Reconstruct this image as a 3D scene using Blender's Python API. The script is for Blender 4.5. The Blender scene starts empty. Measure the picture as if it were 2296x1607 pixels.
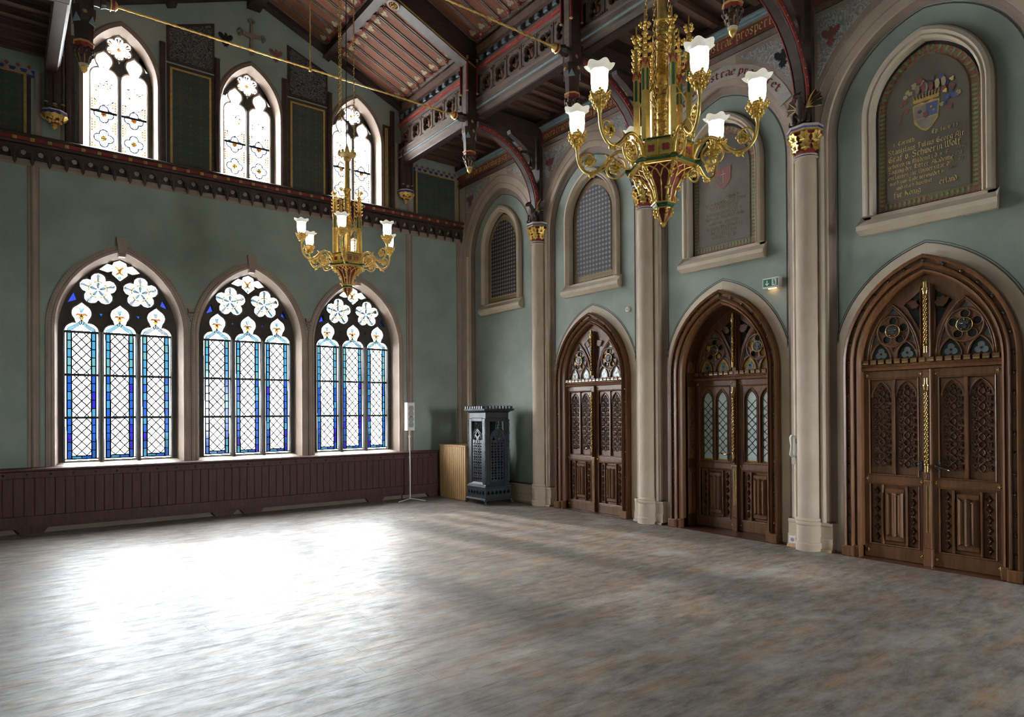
import bpy, math, random
import numpy as np
from mathutils import Vector, Matrix
from mathutils.geometry import tessellate_polygon
PI = math.pi
random.seed(7)
SC = bpy.context.scene
COL = SC.collection
# ---------------------------------------------------------------- camera
def cam_axes(yaw, pitch, roll):
    f = Vector((math.sin(yaw)*math.cos(pitch), math.cos(yaw)*math.cos(pitch), math.sin(pitch)))
    r = Vector((math.cos(yaw), -math.sin(yaw), 0)); u = r.cross(f)
    return r*math.cos(roll)+u*math.sin(roll), -r*math.sin(roll)+u*math.cos(roll), f
cr, cu, cf = cam_axes(0.65760006, 0.00451579, -0.00593956)
cd = bpy.data.cameras.new('camera'); cam = bpy.data.objects.new('camera', cd); COL.objects.link(cam)
cd.sensor_width = 36.0; cd.lens = 1486.38/2296*36.0; cd.shift_y = (919.51-803.5)/2296
cd.clip_start = 0.05; cd.clip_end = 400
cam.matrix_world = Matrix(((cr.x, cu.x, -cf.x, 0), (cr.y, cu.y, -cf.y, 0), (cr.z, cu.z, -cf.z, 1.65), (0, 0, 0, 1)))
SC.camera = cam
# ---------------------------------------------------------------- sky, sun, daylight
SKY = 30.0
w = bpy.data.worlds.new('sky'); SC.world = w; w.use_nodes = True
bg = w.node_tree.nodes['Background']; bg.inputs[0].default_value = (0.90, 0.955, 1.0, 1); bg.inputs[1].default_value = SKY
sd = bpy.data.lights.new('sun', 'SUN'); sun = bpy.data.objects.new('sun', sd); COL.objects.link(sun)
sd.energy = 5.5; sd.angle = math.radians(4.0); sd.color = (1.0, 0.93, 0.82)
_d = Vector((0.13, -1.0, -0.44)); sun.rotation_euler = _d.to_track_quat('-Z', 'Y').to_euler()
def portal(x, y, z, sx, sz):
    # guides the sampling of the sky through a window opening; gives no light of its own
    l = bpy.data.lights.new('daylight', 'AREA'); l.shape = 'RECTANGLE'; l.size = sx; l.size_y = sz
    l.cycles.is_portal = True
    o = bpy.data.objects.new('daylight', l); COL.objects.link(o); o.location = (x, y, z)
    o.rotation_euler = (-PI/2 if y > 0 else PI/2, 0, 0)
XW = (1.49, 3.43, 5.38)
for x in XW:
    portal(x, 12.15, 2.5, 1.6, 3.4); portal(x, 12.15, 6.7, 1.0, 2.1)

portal(6.3, -3.7, 2.0, 1.0, 2.0)
vs = SC.view_settings
vs.view_transform = 'Standard'; vs.look = 'None'; vs.exposure = 1.58; vs.gamma = 1.0; vs.use_curve_mapping = False
SC.cycles.transparent_max_bounces = 16
SC.cycles.pixel_filter_type = 'BOX'; SC.cycles.filter_width = 1.0
SC.cycles.max_bounces = 7; SC.cycles.diffuse_bounces = 4
SC.cycles.sample_clamp_indirect = 6.0
SC.cycles.adaptive_threshold = 0.025
# ---------------------------------------------------------------- helpers
class MB:
    def __init__(s): s.v = []; s.f = []; s.m = []; s.sm = []
    def add(s, vs, fs, mi=0, sm=False):
        o = len(s.v); s.v += [tuple(p) for p in vs]
        for f in fs: s.f.append(tuple(i+o for i in f)); s.m.append(mi); s.sm.append(sm)
        return s
    def box(s, x0, x1, y0, y1, z0, z1, mi=0):
        return s.add([(x0,y0,z0),(x1,y0,z0),(x1,y1,z0),(x0,y1,z0),(x0,y0,z1),(x1,y0,z1),(x1,y1,z1),(x0,y1,z1)],
            [(0,3,2,1),(4,5,6,7),(0,1,5,4),(1,2,6,5),(2,3,7,6),(3,0,4,7)], mi)
    def bbox(s, x0, x1, y0, y1, z0, z1, b=0.01, mi=0):     # front (y0) edges chamfered
        b = min(b, (x1-x0)*.45, (z1-z0)*.45)
        v = [(x0,y1,z0),(x1,y1,z0),(x1,y1,z1),(x0,y1,z1),(x0,y0+b,z0),(x1,y0+b,z0),(x1,y0+b,z1),(x0,y0+b,z1),(x0+b,y0,z0+b),(x1-b,y0,z0+b),(x1-b,y0,z1-b),(x0+b,y0,z1-b)]
        f = [(3,2,1,0),(8,9,10,11)]
        for i in range(4):
            j = (i+1) % 4; f += [(i,j,4+j,4+i),(4+i,4+j,8+j,8+i)]
        return s.add(v, f, mi)
    def prism(s, poly, y0, y1, holes=(), mi=0, smi=None, back=True):
        loops = [list(poly)]+[list(h) for h in holes]
        pts = [p for l in loops for p in l]
        tr = tessellate_polygon([[Vector((p[0], p[1], 0)) for p in l] for l in loops])
        n = len(pts)
        s.add([(p[0], y0, p[1]) for p in pts], [tuple(t) for t in tr], mi)
        if back: s.add([(p[0], y1, p[1]) for p in pts], [tuple(reversed(t)) for t in tr], mi)
        for l in loops:
            k = len(l)
            s.add([(p[0], y0, p[1]) for p in l]+[(p[0], y1, p[1]) for p in l],
                  [(i, (i+1) % k, k+(i+1) % k, k+i) for i in range(k)], mi if smi is None else smi)
        return s
    def sweep(s, path, prof, mi=0, closed=False, sm=False):
        P = [Vector(p) for p in path]; n = len(P); k = len(prof); vs = []
        for i, p in enumerate(P):
            a = P[i-1] if (i or closed) else None; b = P[(i+1) % n] if (i < n-1 or closed) else None
            d1 = (p-a).normalized() if a is not None else None; d2 = (b-p).normalized() if b is not None else None
            d1 = d1 or d2; d2 = d2 or d1
            n1 = Vector((-d1.y, d1.x)); n2 = Vector((-d2.y, d2.x)); m = n1+n2
            m = m.normalized() if m.length > 1e-6 else n1
            sc = 1/max(0.35, m.dot(n1))
            for (o, y) in prof: q = p+m*o*sc; vs.append((q.x, y, q.y))
        fs = [(i*k+j, i*k+(j+1) % k, ((i+1) % n)*k+(j+1) % k, ((i+1) % n)*k+j) for i in range(n if closed else n-1) for j in range(k)]
        if not closed: fs += [tuple(range(k)), tuple(range((n-1)*k+k-1, (n-1)*k-1, -1))]
        return s.add(vs, fs, mi, sm)
    def tube(s, path, r, n=8, mi=0, closed=False, sm=True):
        P = [Vector(p) for p in path]; m = len(P); R = r if isinstance(r, (list, tuple)) else [r]*m
        t0 = (P[1]-P[0]).normalized(); up = Vector((0, 0, 1)) if abs(t0.z) < .9 else Vector((1, 0, 0))
        N = (up-t0*up.dot(t0)).normalized(); vs = []
        for i in range(m):
            if closed: t = (P[(i+1) % m]-P[i-1])
            else: t = P[min(i+1, m-1)]-P[max(i-1, 0)]
            t = t.normalized() if t.length > 1e-9 else t0
            N = N-t*N.dot(t); N = N.normalized() if N.length > 1e-6 else t.orthogonal().normalized(); B = t.cross(N)
            for j in range(n):
                a = 2*PI*j/n; vs.append(P[i]+(N*math.cos(a)+B*math.sin(a))*R[i])
        fs = [(i*n+j, i*n+(j+1) % n, ((i+1) % m)*n+(j+1) % n, ((i+1) % m)*n+j) for i in range(m if closed else m-1) for j in range(n)]
        if not closed: fs += [tuple(range(n)), tuple(range((m-1)*n, m*n))]
        return s.add(vs, fs, mi, sm)
    def lathe(s, prof, n=16, c=(0,0,0), mi=0, sm=True, rot=0.0, caps=True, mis=None):
        vs = []
        for (r, z) in prof:
            for j in range(n):
                a = rot+2*PI*j/n; vs.append((c[0]+r*math.cos(a), c[1]+r*math.sin(a), c[2]+z))
        for i in range(len(prof)-1):
            s_ = mis[i] if mis else mi
            o = len(s.v)
            s.add(vs[i*n:(i+2)*n], [(j, (j+1) % n, n+(j+1) % n, n+j) for j in range(n)], s_, sm)
        if caps: s.add(vs[:n], [tuple(range(n))], mis[0] if mis else mi); s.add(vs[-n:], [tuple(range(n))], mis[-1] if mis else mi)
        return s
    def ball(s, c, r, n=8, k=5, mi=0, sc=(1,1,1), sm=True):
        vs = [(c[0], c[1], c[2]+r*sc[2])]
        for i in range(1, k):
            a = PI*i/k
            for j in range(n):
                b = 2*PI*j/n; vs.append((c[0]+r*sc[0]*math.sin(a)*math.cos(b), c[1]+r*sc[1]*math.sin(a)*math.sin(b), c[2]+r*sc[2]*math.cos(a)))
        vs.append((c[0], c[1], c[2]-r*sc[2])); L = len(vs)-1
        fs = [(0, 1+j, 1+(j+1) % n) for j in range(n)]+[(L, 1+(k-2)*n+(j+1) % n, 1+(k-2)*n+j) for j in range(n)]
        for i in range(k-2): fs += [(1+i*n+j, 1+(i+1)*n+j, 1+(i+1)*n+(j+1) % n, 1+i*n+(j+1) % n) for j in range(n)]
        return s.add(vs, fs, mi, sm)
    def bar(s, p, q, wd, y0, y1, mi=0):       # flat bar from p to q in the xz plane
        p = Vector(p); q = Vector(q); d = (q-p)
        if d.length < 1e-6: return s
        d.normalize(); nn = Vector((-d.y, d.x))*wd/2
        a = [p-nn, q-nn, q+nn, p+nn]
        return s.add([(t.x, y0, t.y) for t in a]+[(t.x, y1, t.y) for t in a], [(0,1,2,3),(7,6,5,4),(0,4,5,1),(1,5,6,2),(2,6,7,3),(3,7,4,0)], mi)
    def xf(s, M, start=0):
        for i in range(start, len(s.v)): s.v[i] = tuple(M @ Vector(s.v[i]))
        return s
    def mesh(s, name, mats):
        me = bpy.data.meshes.new(name); me.from_pydata(s.v, [], s.f)
        for m in (mats if isinstance(mats, (list, tuple)) else [mats]): me.materials.append(MAT[m])
        if s.f:
            me.polygons.foreach_set('material_index', s.m); me.polygons.foreach_set('use_smooth', s.sm)
        me.update(); return me
    def build(s, name, mats, parent=None, loc=(0,0,0), rz=0.0, **pr):
        return O(name, s.mesh(name, mats), parent, loc, (0, 0, rz), **pr)
def O(name, me, parent=None, loc=(0,0,0), rot=(0,0,0), sc=None, **pr):
    o = bpy.data.objects.new(name, me); COL.objects.link(o); o.parent = parent
    o.location = loc; o.rotation_euler = rot
    if sc: o.scale = sc
    for k, v in pr.items(): o[k] = v
    return o
def E(name, loc=(0,0,0), rz=0.0, parent=None, **pr):
    return O(name, None, parent, loc, (0, 0, rz), **pr)
def copy_tree(o, parent=None):
    c = o.copy(); COL.objects.link(c); c.parent = parent
    for ch in o.children: copy_tree(ch, c)
    return c
def arch(w, z0, h, n=10):
    R = (h*h+w*w)/(2*w); c = R-w; L = []
    for i in range(n+1):
        a = math.atan2(h, c)*i/n if c > 1e-6 else (PI/2)*i/n
        L.append((-(R*math.cos(a)-c), z0+R*math.sin(a)))
    L[-1] = (0.0, z0+h)
    return L+[(-x, z) for x, z in reversed(L[:-1])]
def arch_open(w, z0, h, zb, n=10): return [(-w, zb)]+arch(w, z0, h, n)+[(w, zb)]
def foil(cx, cz, k, d, rl, rot=PI/2, n=6):
    pts = []; b = PI/k
    t = d*math.cos(b)+math.sqrt(max(1e-9, rl*rl-(d*math.sin(b))**2))
    phi = math.atan2(t*math.sin(b), t*math.cos(b)-d)
    for i in range(k):
        a = rot+2*PI*i/k; ox, oz = cx+d*math.cos(a), cz+d*math.sin(a)
        for j in range(n):
            g = a-phi+2*phi*j/n; pts.append((ox+rl*math.cos(g), oz+rl*math.sin(g)))
    return pts
def circ(cx, cz, r, n=12, a0=0.0): return [(cx+r*math.cos(a0+2*PI*i/n), cz+r*math.sin(a0+2*PI*i/n)) for i in range(n)]
def shift(poly, dx, dz=0.0): return [(x+dx, z+dz) for x, z in poly]
def clip_rect(poly, x0, x1, z0, z1):
    def cl(P, f, it):
        R = []
        for i in range(len(P)):
            a, b = P[i-1], P[i]; fa, fb = f(a), f(b)
            if fa != fb: R.append(it(a, b))
            if fb: R.append(b)
        return R
    def ix(X): return lambda a, b: (X, a[1]+(b[1]-a[1])*(X-a[0])/(b[0]-a[0]))
    def iz(Z): return lambda a, b: (a[0]+(b[0]-a[0])*(Z-a[1])/(b[1]-a[1]), Z)
    for f, it in ((lambda p: p[0] >= x0, ix(x0)), (lambda p: p[0] <= x1, ix(x1)), (lambda p: p[1] >= z0, iz(z0)), (lambda p: p[1] <= z1, iz(z1))):
        if not poly: return []
        poly = cl(poly, f, it)
    return poly
def area(P): return abs(sum(P[i-1][0]*P[i][1]-P[i][0]*P[i-1][1] for i in range(len(P))))/2
# ---------------------------------------------------------------- materials
MAT = {}
def nt(name):
    m = bpy.data.materials.new(name); m.use_nodes = True; MAT[name] = m; t = m.node_tree
    return m, t, t.nodes, t.links, t.nodes['Principled BSDF']
def mixc(N, L, fac, a, b):
    x = N.new('ShaderNodeMix'); x.data_type = 'RGBA'
    for i, v in ((0, fac), (6, a), (7, b)):
        if hasattr(v, 'is_linked'): L.new(v, x.inputs[i])
        else: x.inputs[i].default_value = v if i == 0 else (*v[:3], 1)
    return x.outputs[2]
def ramp(N, L, fac, lo, hi):
    r = N.new('ShaderNodeMapRange'); L.new(fac, r.inputs[0]); r.inputs[1].default_value = lo; r.inputs[2].default_value = hi
    return r.outputs[0]
def noise(N, L, scale, detail=4.0, stretch=(1,1,1), rough=.55, co=None):
    g = N.new('ShaderNodeNewGeometry') if co is None else None
    mp = N.new('ShaderNodeMapping'); L.new(g.outputs['Position'] if g else co, mp.inputs[0]); mp.inputs['Scale'].default_value = stretch
    n = N.new('ShaderNodeTexNoise'); L.new(mp.outputs[0], n.inputs['Vector']); n.inputs['Scale'].default_value = scale
    n.inputs['Detail'].default_value = detail; n.inputs['Roughness'].default_value = rough
    return n.outputs[0]
def bump(N, L, P, h, st=.3, dist=.01):
    b = N.new('ShaderNodeBump'); b.inputs['Strength'].default_value = st; b.inputs['Distance'].default_value = dist
    L.new(h, b.inputs['Height']); L.new(b.outputs[0], P.inputs['Normal'])
def plain(name, c, rough=.5, metal=0.0, c2=None, scale=6.0, stretch=(1,1,1), bmp=0.0, spec=.5, lo=.35, hi=.65):
    m, t, N, L, P = nt(name)
    P.inputs['Roughness'].default_value = rough; P.inputs['Metallic'].default_value = metal; P.inputs['Specular IOR Level'].default_value = spec
    n = noise(N, L, scale, 4, stretch)
    c2 = c2 or tuple(min(1, x*.78) for x in c)
    L.new(mixc(N, L, ramp(N, L, n, lo, hi), c, c2), P.inputs['Base Color'])
    if bmp: bump(N, L, P, n, bmp)
    return m
plain('green_plaster', (.345,.395,.345), .75, c2=(.265,.315,.278), scale=1.6, bmp=.08)
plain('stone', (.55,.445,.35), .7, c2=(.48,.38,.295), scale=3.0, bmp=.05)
plain('stone_pale', (.66,.57,.455), .7, c2=(.58,.485,.375), scale=3.0)
plain('stone_brown', (.27,.20,.155), .7, c2=(.23,.17,.13), scale=3.0)
plain('stone_line', (.10,.075,.06), .7)
plain('stone_shade', (.40,.31,.25), .7, c2=(.34,.26,.21), scale=3)  # darkened copy of stone; shade put into the colour of the window reveals
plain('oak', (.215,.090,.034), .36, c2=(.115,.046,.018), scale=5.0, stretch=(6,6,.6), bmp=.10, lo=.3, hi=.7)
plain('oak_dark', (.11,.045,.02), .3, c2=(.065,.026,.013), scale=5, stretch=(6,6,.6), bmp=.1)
plain('wainscot_wood', (.092,.028,.021), .6, c2=(.055,.018,.014), scale=5, stretch=(6,6,.5), bmp=.1)
plain('timber', (.060,.030,.024), .5, c2=(.035,.018,.015), scale=4, stretch=(1,1,4), bmp=.1)
plain('timber_brown', (.13,.07,.05), .5, c2=(.085,.045,.033), scale=4, stretch=(.6,3,3), bmp=.1)
plain('beam_grey', (.185,.13,.105), .7, c2=(.125,.088,.073), scale=4, stretch=(3,.5,3))
plain('ceiling_wood', (.245,.098,.058), .75, c2=(.14,.054,.033), scale=4, stretch=(.5,9,.5), spec=.2, bmp=.12, lo=.3, hi=.7)
plain('pine', (.62,.41,.19), .5, c2=(.52,.32,.14), scale=5, stretch=(5,5,.5))
plain('gold', (1.0,.74,.26), .30, .88, c2=(.90,.58,.15), scale=30)
plain('gold_bright', (.98,.74,.26), .2, 1.0, c2=(.90,.62,.18), scale=30)
plain('gold_relief', (.95,.66,.20), .27, 1.0, c2=(.62,.38,.09), scale=60, bmp=.9)
plain('gilt_paint', (.55,.36,.10), .5, c2=(.42,.26,.07), scale=20)
plain('brass', (.85,.62,.28), .22, 1.0, c2=(.75,.52,.2), scale=20)
plain('brass_aged', (.60,.41,.17), .25, 1.0, c2=(.42,.27,.10), scale=20)
plain('dentil_blue', (.15,.20,.24), .5, scale=10)
plain('figure_orange', (.30,.12,.06), .6, scale=10)
plain('iron_knob', (.34,.29,.25), .16, 1.0, scale=20)
plain('cast_iron', (.055,.060,.068), .38, .35, c2=(.04,.044,.05), scale=10)
plain('red_paint', (.26,.028,.024), .5, c2=(.20,.02,.018), scale=10)
plain('red_bright', (.42,.06,.05), .5, c2=(.34,.045,.04), scale=10)
plain('green_paint', (.03,.13,.05), .45, c2=(.02,.09,.035), scale=10)
plain('blue_paint', (.03,.05,.30), .5, c2=(.02,.035,.22), scale=10)
plain('pale_blue', (.30,.42,.48), .5, scale=10)
plain('white_paint', (.82,.82,.80), .4, c2=(.78,.78,.76), scale=5)
plain('plastic_white', (.85,.84,.80), .35, c2=(.83,.82,.78), scale=5)
plain('grille_grey', (.45,.42,.42), .5, scale=40)
plain('lead', (.018,.018,.020), .6)
plain('tracery_stone', (.055,.046,.04), .8, c2=(.04,.034,.03), scale=6)
plain('black', (.012,.012,.014), .5)
plain('panel_ground', (.175,.142,.105), .6, c2=(.11,.088,.068), scale=2.2, lo=.3, hi=.7)
plain('crest_silver', (.50,.48,.45), .6, c2=(.33,.31,.30), scale=14)
plain('crest_faded', (.28,.25,.205), .6, c2=(.2,.175,.15), scale=9)
plain('crest_red', (.28,.085,.07), .6, c2=(.19,.075,.065), scale=9)
plain('crest_blue', (.06,.12,.36), .6, c2=(.10,.12,.2), scale=9)
plain('lettering_gold', (.90,.68,.26), .55, c2=(.60,.46,.20), scale=6, lo=.3, hi=.7)
plain('lettering_faded', (.50,.40,.22), .6, c2=(.27,.22,.15), scale=4, lo=.3, hi=.7)
plain('lettering_red', (.25,.03,.03), .6, c2=(.2,.025,.025), scale=9)
plain('scroll_white', (.62,.57,.52), .6, c2=(.52,.47,.42), scale=5)
plain('frieze_red', (.32,.075,.055), .55, c2=(.25,.055,.04), scale=6)
plain('leaf_green', (.22,.30,.14), .55, c2=(.16,.22,.10), scale=14)
plain('door_glass_white', (.66,.76,.73), .18, c2=(.56,.66,.64), scale=6)  # pale opaque colour stands in for light coming through the door panes
plain('door_glass_amber', (.62,.36,.05), .18, c2=(.45,.24,.03), scale=6)  # lit look of the amber panes put into an opaque colour
plain('door_glass_grey', (.21,.25,.255), .15, c2=(.16,.19,.2), scale=6)
plain('door_glass_dark', (.018,.017,.016), .15)
plain('exit_green', (.02,.23,.10), .4)
plain('outdoor_ground', (.72,.71,.68), .9, c2=(.60,.60,.57), scale=.8)
plain('tree_leaf', (.10,.15,.05), .6, c2=(.06,.10,.03), scale=3)
plain('bark', (.09,.065,.045), .8, scale=6)
def floor_mat():
    m, t, N, L, P = nt('floor_oak')
    big = noise(N, L, .9, 8, (1, 1.5, 1), .68)
    mid = noise(N, L, 4.0, 9, (1, 2.6, 1), .72)
    st = noise(N, L, 3.0, 6, (.5, 16, 1), .7)
    oi = N.new('ShaderNodeObjectInfo')
    c = mixc(N, L, ramp(N, L, mid, .34, .66), (.285,.25,.222), (.10,.080,.068))
    c = mixc(N, L, ramp(N, L, big, .52, .72), c, (.37,.35,.33))
    orange = N.new('ShaderNodeMath'); orange.operation = 'MULTIPLY'
    L.new(ramp(N, L, noise(N, L, 1.6, 8, (1, 3.0, 1), .72), .50, .66), orange.inputs[0]); L.new(ramp(N, L, st, .38, .62), orange.inputs[1])
    c = mixc(N, L, orange.outputs[0], c, (.34,.19,.085))
    m2 = N.new('ShaderNodeMix'); m2.data_type = 'RGBA'; m2.blend_type = 'MULTIPLY'; m2.inputs[0].default_value = 1.0
    L.new(c, m2.inputs[6])
    v = N.new('ShaderNodeCombineColor'); rr = N.new('ShaderNodeMapRange'); L.new(oi.outputs['Random'], rr.inputs[0]); rr.inputs[3].default_value = .92; rr.inputs[4].default_value = 1.08
    for i in range(3): L.new(rr.outputs[0], v.inputs[i])
    L.new(v.outputs[0], m2.inputs[7])
    L.new(m2.outputs[2], P.inputs['Base Color'])
    r2 = N.new('ShaderNodeMapRange'); L.new(mid, r2.inputs[0]); r2.inputs[1].default_value = .3; r2.inputs[2].default_value = .7; r2.inputs[3].default_value = .37; r2.inputs[4].default_value = .60
    L.new(r2.outputs[0], P.inputs['Roughness']); P.inputs['Specular IOR Level'].default_value = .5
    bump(N, L, P, st, .22, .004)
floor_mat()
def math_n(N, L, op, a, b=None):
    x = N.new('ShaderNodeMath'); x.operation = op
    for i, v in ((0, a), (1, b)):
        if v is None: continue
        if hasattr(v, 'is_linked'): L.new(v, x.inputs[i])
        else: x.inputs[i].default_value = v
    return x.outputs[0]
def lattice(name, ax, s, ground, fig, line, arm=.10, ext=.36, rough=.6):
    # regular diagonal lattice with small crosses, a flat painted pattern
    m, t, N, L, P = nt(name); g = N.new('ShaderNodeNewGeometry'); sp = N.new('ShaderNodeSeparateXYZ'); L.new(g.outputs['Position'], sp.inputs[0])
    a, b = sp.outputs[ax], sp.outputs[2]
    def cell(u): return math_n(N, L, 'ABSOLUTE', math_n(N, L, 'SUBTRACT', math_n(N, L, 'FRACT', math_n(N, L, 'MULTIPLY', u, 1/s)), .5))
    p = cell(math_n(N, L, 'ADD', a, b)); q = cell(math_n(N, L, 'SUBTRACT', a, b))
    p2 = cell(math_n(N, L, 'MULTIPLY', a, 1.0)); q2 = cell(math_n(N, L, 'MULTIPLY', b, 1.0))
    plus = math_n(N, L, 'MULTIPLY', math_n(N, L, 'LESS_THAN', math_n(N, L, 'MINIMUM', p2, q2), arm), math_n(N, L, 'LESS_THAN', math_n(N, L, 'MAXIMUM', p2, q2), ext))
    ln = math_n(N, L, 'GREATER_THAN', math_n(N, L, 'MAXIMUM', p, q), .44)
    n = noise(N, L, 3.0, 4)
    gr = mixc(N, L, ramp(N, L, n, .3, .7), ground, tuple(x*.7 for x in ground))
    c = mixc(N, L, ln, gr, line); c = mixc(N, L, plus, c, fig)
    L.new(c, P.inputs['Base Color']); P.inputs['Roughness'].default_value = rough
lattice('lattice_panel', 1, .074, (.030,.026,.026), (.27,.25,.27), (.012,.011,.012), .11, .33)
lattice('diaper_wall', 0, .15, (.060,.078,.062), (.10,.075,.02), (.036,.048,.055), .10, .17)
lattice('border_leaf', 1, .05, (.17,.21,.10), (.30,.05,.04), (.26,.07,.05), .15, .4)
lattice('border_ochre', 1, .05, (.33,.24,.12), (.20,.12,.06), (.24,.17,.09), .15, .4)
def scrollwork(name, a, b, scale, ax):
    m, t, N, L, P = nt(name); g = N.new('ShaderNodeNewGeometry'); n = N.new('ShaderNodeTexNoise'); L.new(g.outputs['Position'], n.inputs['Vector'])
    n.inputs['Scale'].default_value = scale; n.inputs['Detail'].default_value = 1.5; n.inputs['Distortion'].default_value = 2.2
    f = math_n(N, L, 'PINGPONG', n.outputs[0], .085)
    L.new(mixc(N, L, ramp(N, L, f, .02, .06), a, b), P.inputs['Base Color']); P.inputs['Roughness'].default_value = .65
scrollwork('spandrel_scroll', (.50,.47,.43), (.25,.245,.265), 6.0, 1)
scrollwork('fret_scroll', (.012,.012,.013), (.15,.145,.14), 9, 0)
def glass(name, c, gl=.06):
    m = bpy.data.materials.new(name); m.use_nodes = True; MAT[name] = m; N = m.node_tree.nodes; L = m.node_tree.links
    N.remove(N['Principled BSDF']); out = N['Material Output']
    tr = N.new('ShaderNodeBsdfTransparent'); tr.inputs[0].default_value = (*[x**.5 for x in c], 1)
    g = N.new('ShaderNodeBsdfGlossy'); g.inputs['Roughness'].default_value = .12
    mx = N.new('ShaderNodeMixShader'); mx.inputs[0].default_value = gl
    L.new(tr.outputs[0], mx.inputs[1]); L.new(g.outputs[0], mx.inputs[2]); L.new(mx.outputs[0], out.inputs[0])
GE = 1/79.0      # the sky behind the panes is very bright: tints are stated as they look
def tint(*c): return tuple(max(1e-5, x*GE) for x in c)
glass('glass_white', (.80,.80,.80)); glass('glass_sky', tint(.62,1.15,1.35)); glass('glass_pale', tint(1.05,1.15,1.25))
glass('glass_blue', tint(.03,.17,.78)); glass('glass_cyan', tint(.10,.48,.80)); glass('glass_violet', tint(.045,.035,.75)); glass('glass_teal', tint(.20,.58,.60))
glass('glass_deep', tint(.05,.10,.85))
glass('glass_orange', tint(1.9,.52,.06)); glass('glass_amber', tint(2.1,1.05,.14)); glass('glass_red', tint(.6,.05,.03)); glass('glass_grey', tint(.42,.48,.58))
def lamp_glass(name, e):
    m, t, N, L, P = nt(name)
    P.inputs['Base Color'].default_value = (.9,.9,.88,1); P.inputs['Roughness'].default_value = .3
    P.inputs['Emission Color'].default_value = (1,.94,.78,1); P.inputs['Emission Strength'].default_value = e
    lw = N.new('ShaderNodeTexNoise'); lw.inputs['Scale'].default_value = 6
    P.inputs['Subsurface Weight'].default_value = 0
lamp_glass('milk_glass', .42); lamp_glass('milk_glass_rim', .10); lamp_glass('lamp_bulb', 10.0)
MAT['milk_glass_rim'].cycles.emission_sampling = 'NONE'
# ================================================================ the setting
YW, XR, XL, YB = 11.75, 7.78, -0.86, -3.5        # window wall, right wall field, left wall, rear wall
XC = 3.48
BAYS = (10.37, 7.87, 5.37, 2.87, .37, -2.13); COLS = (9.12, 6.62, 4.12, 1.62, -.88)
# ---- floor: a dark base with single boards laid across the hall
floor = MB().box(XL-.3, XR+.5, YB-.2, YW+.3, -.2, -.012).build('floor', 'oak_dark', kind='structure', label='worn grey-brown wooden floor of narrow boards laid across the hall', category='floor')
rnd = random.Random(3); y = YB; n = 0
while y < YW-.02 and n < 298:
    wd = .128
    xs = [XL, rnd.uniform(1.2, 6.2), XR+.42]
    for a, b in zip(xs[:-1], xs[1:]):
        MB().bbox(a+.001, b-.001, 0, 1, 0, 1) if False else None
        t = rnd.uniform(-.00025, .00025)
        mb = MB(); g = .0007; c = .0007
        x0, x1, y0, y1 = a+g/2, b-g/2, y+g/2, y+wd-g/2
        v = [(x0,y0,-.012),(x1,y0,-.012),(x1,y1,-.012),(x0,y1,-.012),(x0,y0,t-c),(x1,y0,t-c),(x1,y1,t-c),(x0,y1,t-c),(x0+c,y0+c,t),(x1-c,y0+c,t),(x1-c,y1-c,t),(x0+c,y1-c,t)]
        f = [(8,9,10,11)]
        for i in range(4):
            j = (i+1) % 4; f += [(i,j,4+j,4+i),(4+i,4+j,8+j,8+i)]
        mb.add(v, f).build('floorboard', 'floor_oak', floor); n += 1
    y += wd
# ---- window wall
W0, WZ0, WH = .86, 2.95, 1.22          # lower openings at the wall face
U0, UZ0, UH = .50, 6.85, .80           # upper openings
def lowop(w, zb, n=14): return arch_open(w, WZ0, WH*w/W0, zb, n)
def upop(w, zb, n=12): return arch_open(w, UZ0, UH+(w-U0), zb, n)
gable = [(XL-.3, -.1), (XR+.4, -.1), (XR+.4, 7.6), (XC, 9.5), (XL-.3, 7.6)]
holes = [shift(lowop(W0, .90), x) for x in XW]+[shift(upop(U0, 5.66), x) for x in XW]
wb = MB().prism(gable, 0, .27, holes).build('wall_back', 'green_plaster', None, (0, YW, 0), kind='structure', label='dark green plastered end wall with tall stained glass windows', category='wall')
holes2 = [shift(lowop(.80, .93), x) for x in XW]+[shift(upop(.45, 5.69), x) for x in XW]
MB().prism(gable, .27, .45, holes2).build('outer_leaf', 'stone', wb)
def loft(p, q, y0, y1, mb, mi=0):
    k = len(p); return mb.add([(a, y0, b) for a, b in p]+[(a, y1, b) for a, b in q], [(i, i+1, k+i+1, k+i) for i in range(k-1)], mi, True)
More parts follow.
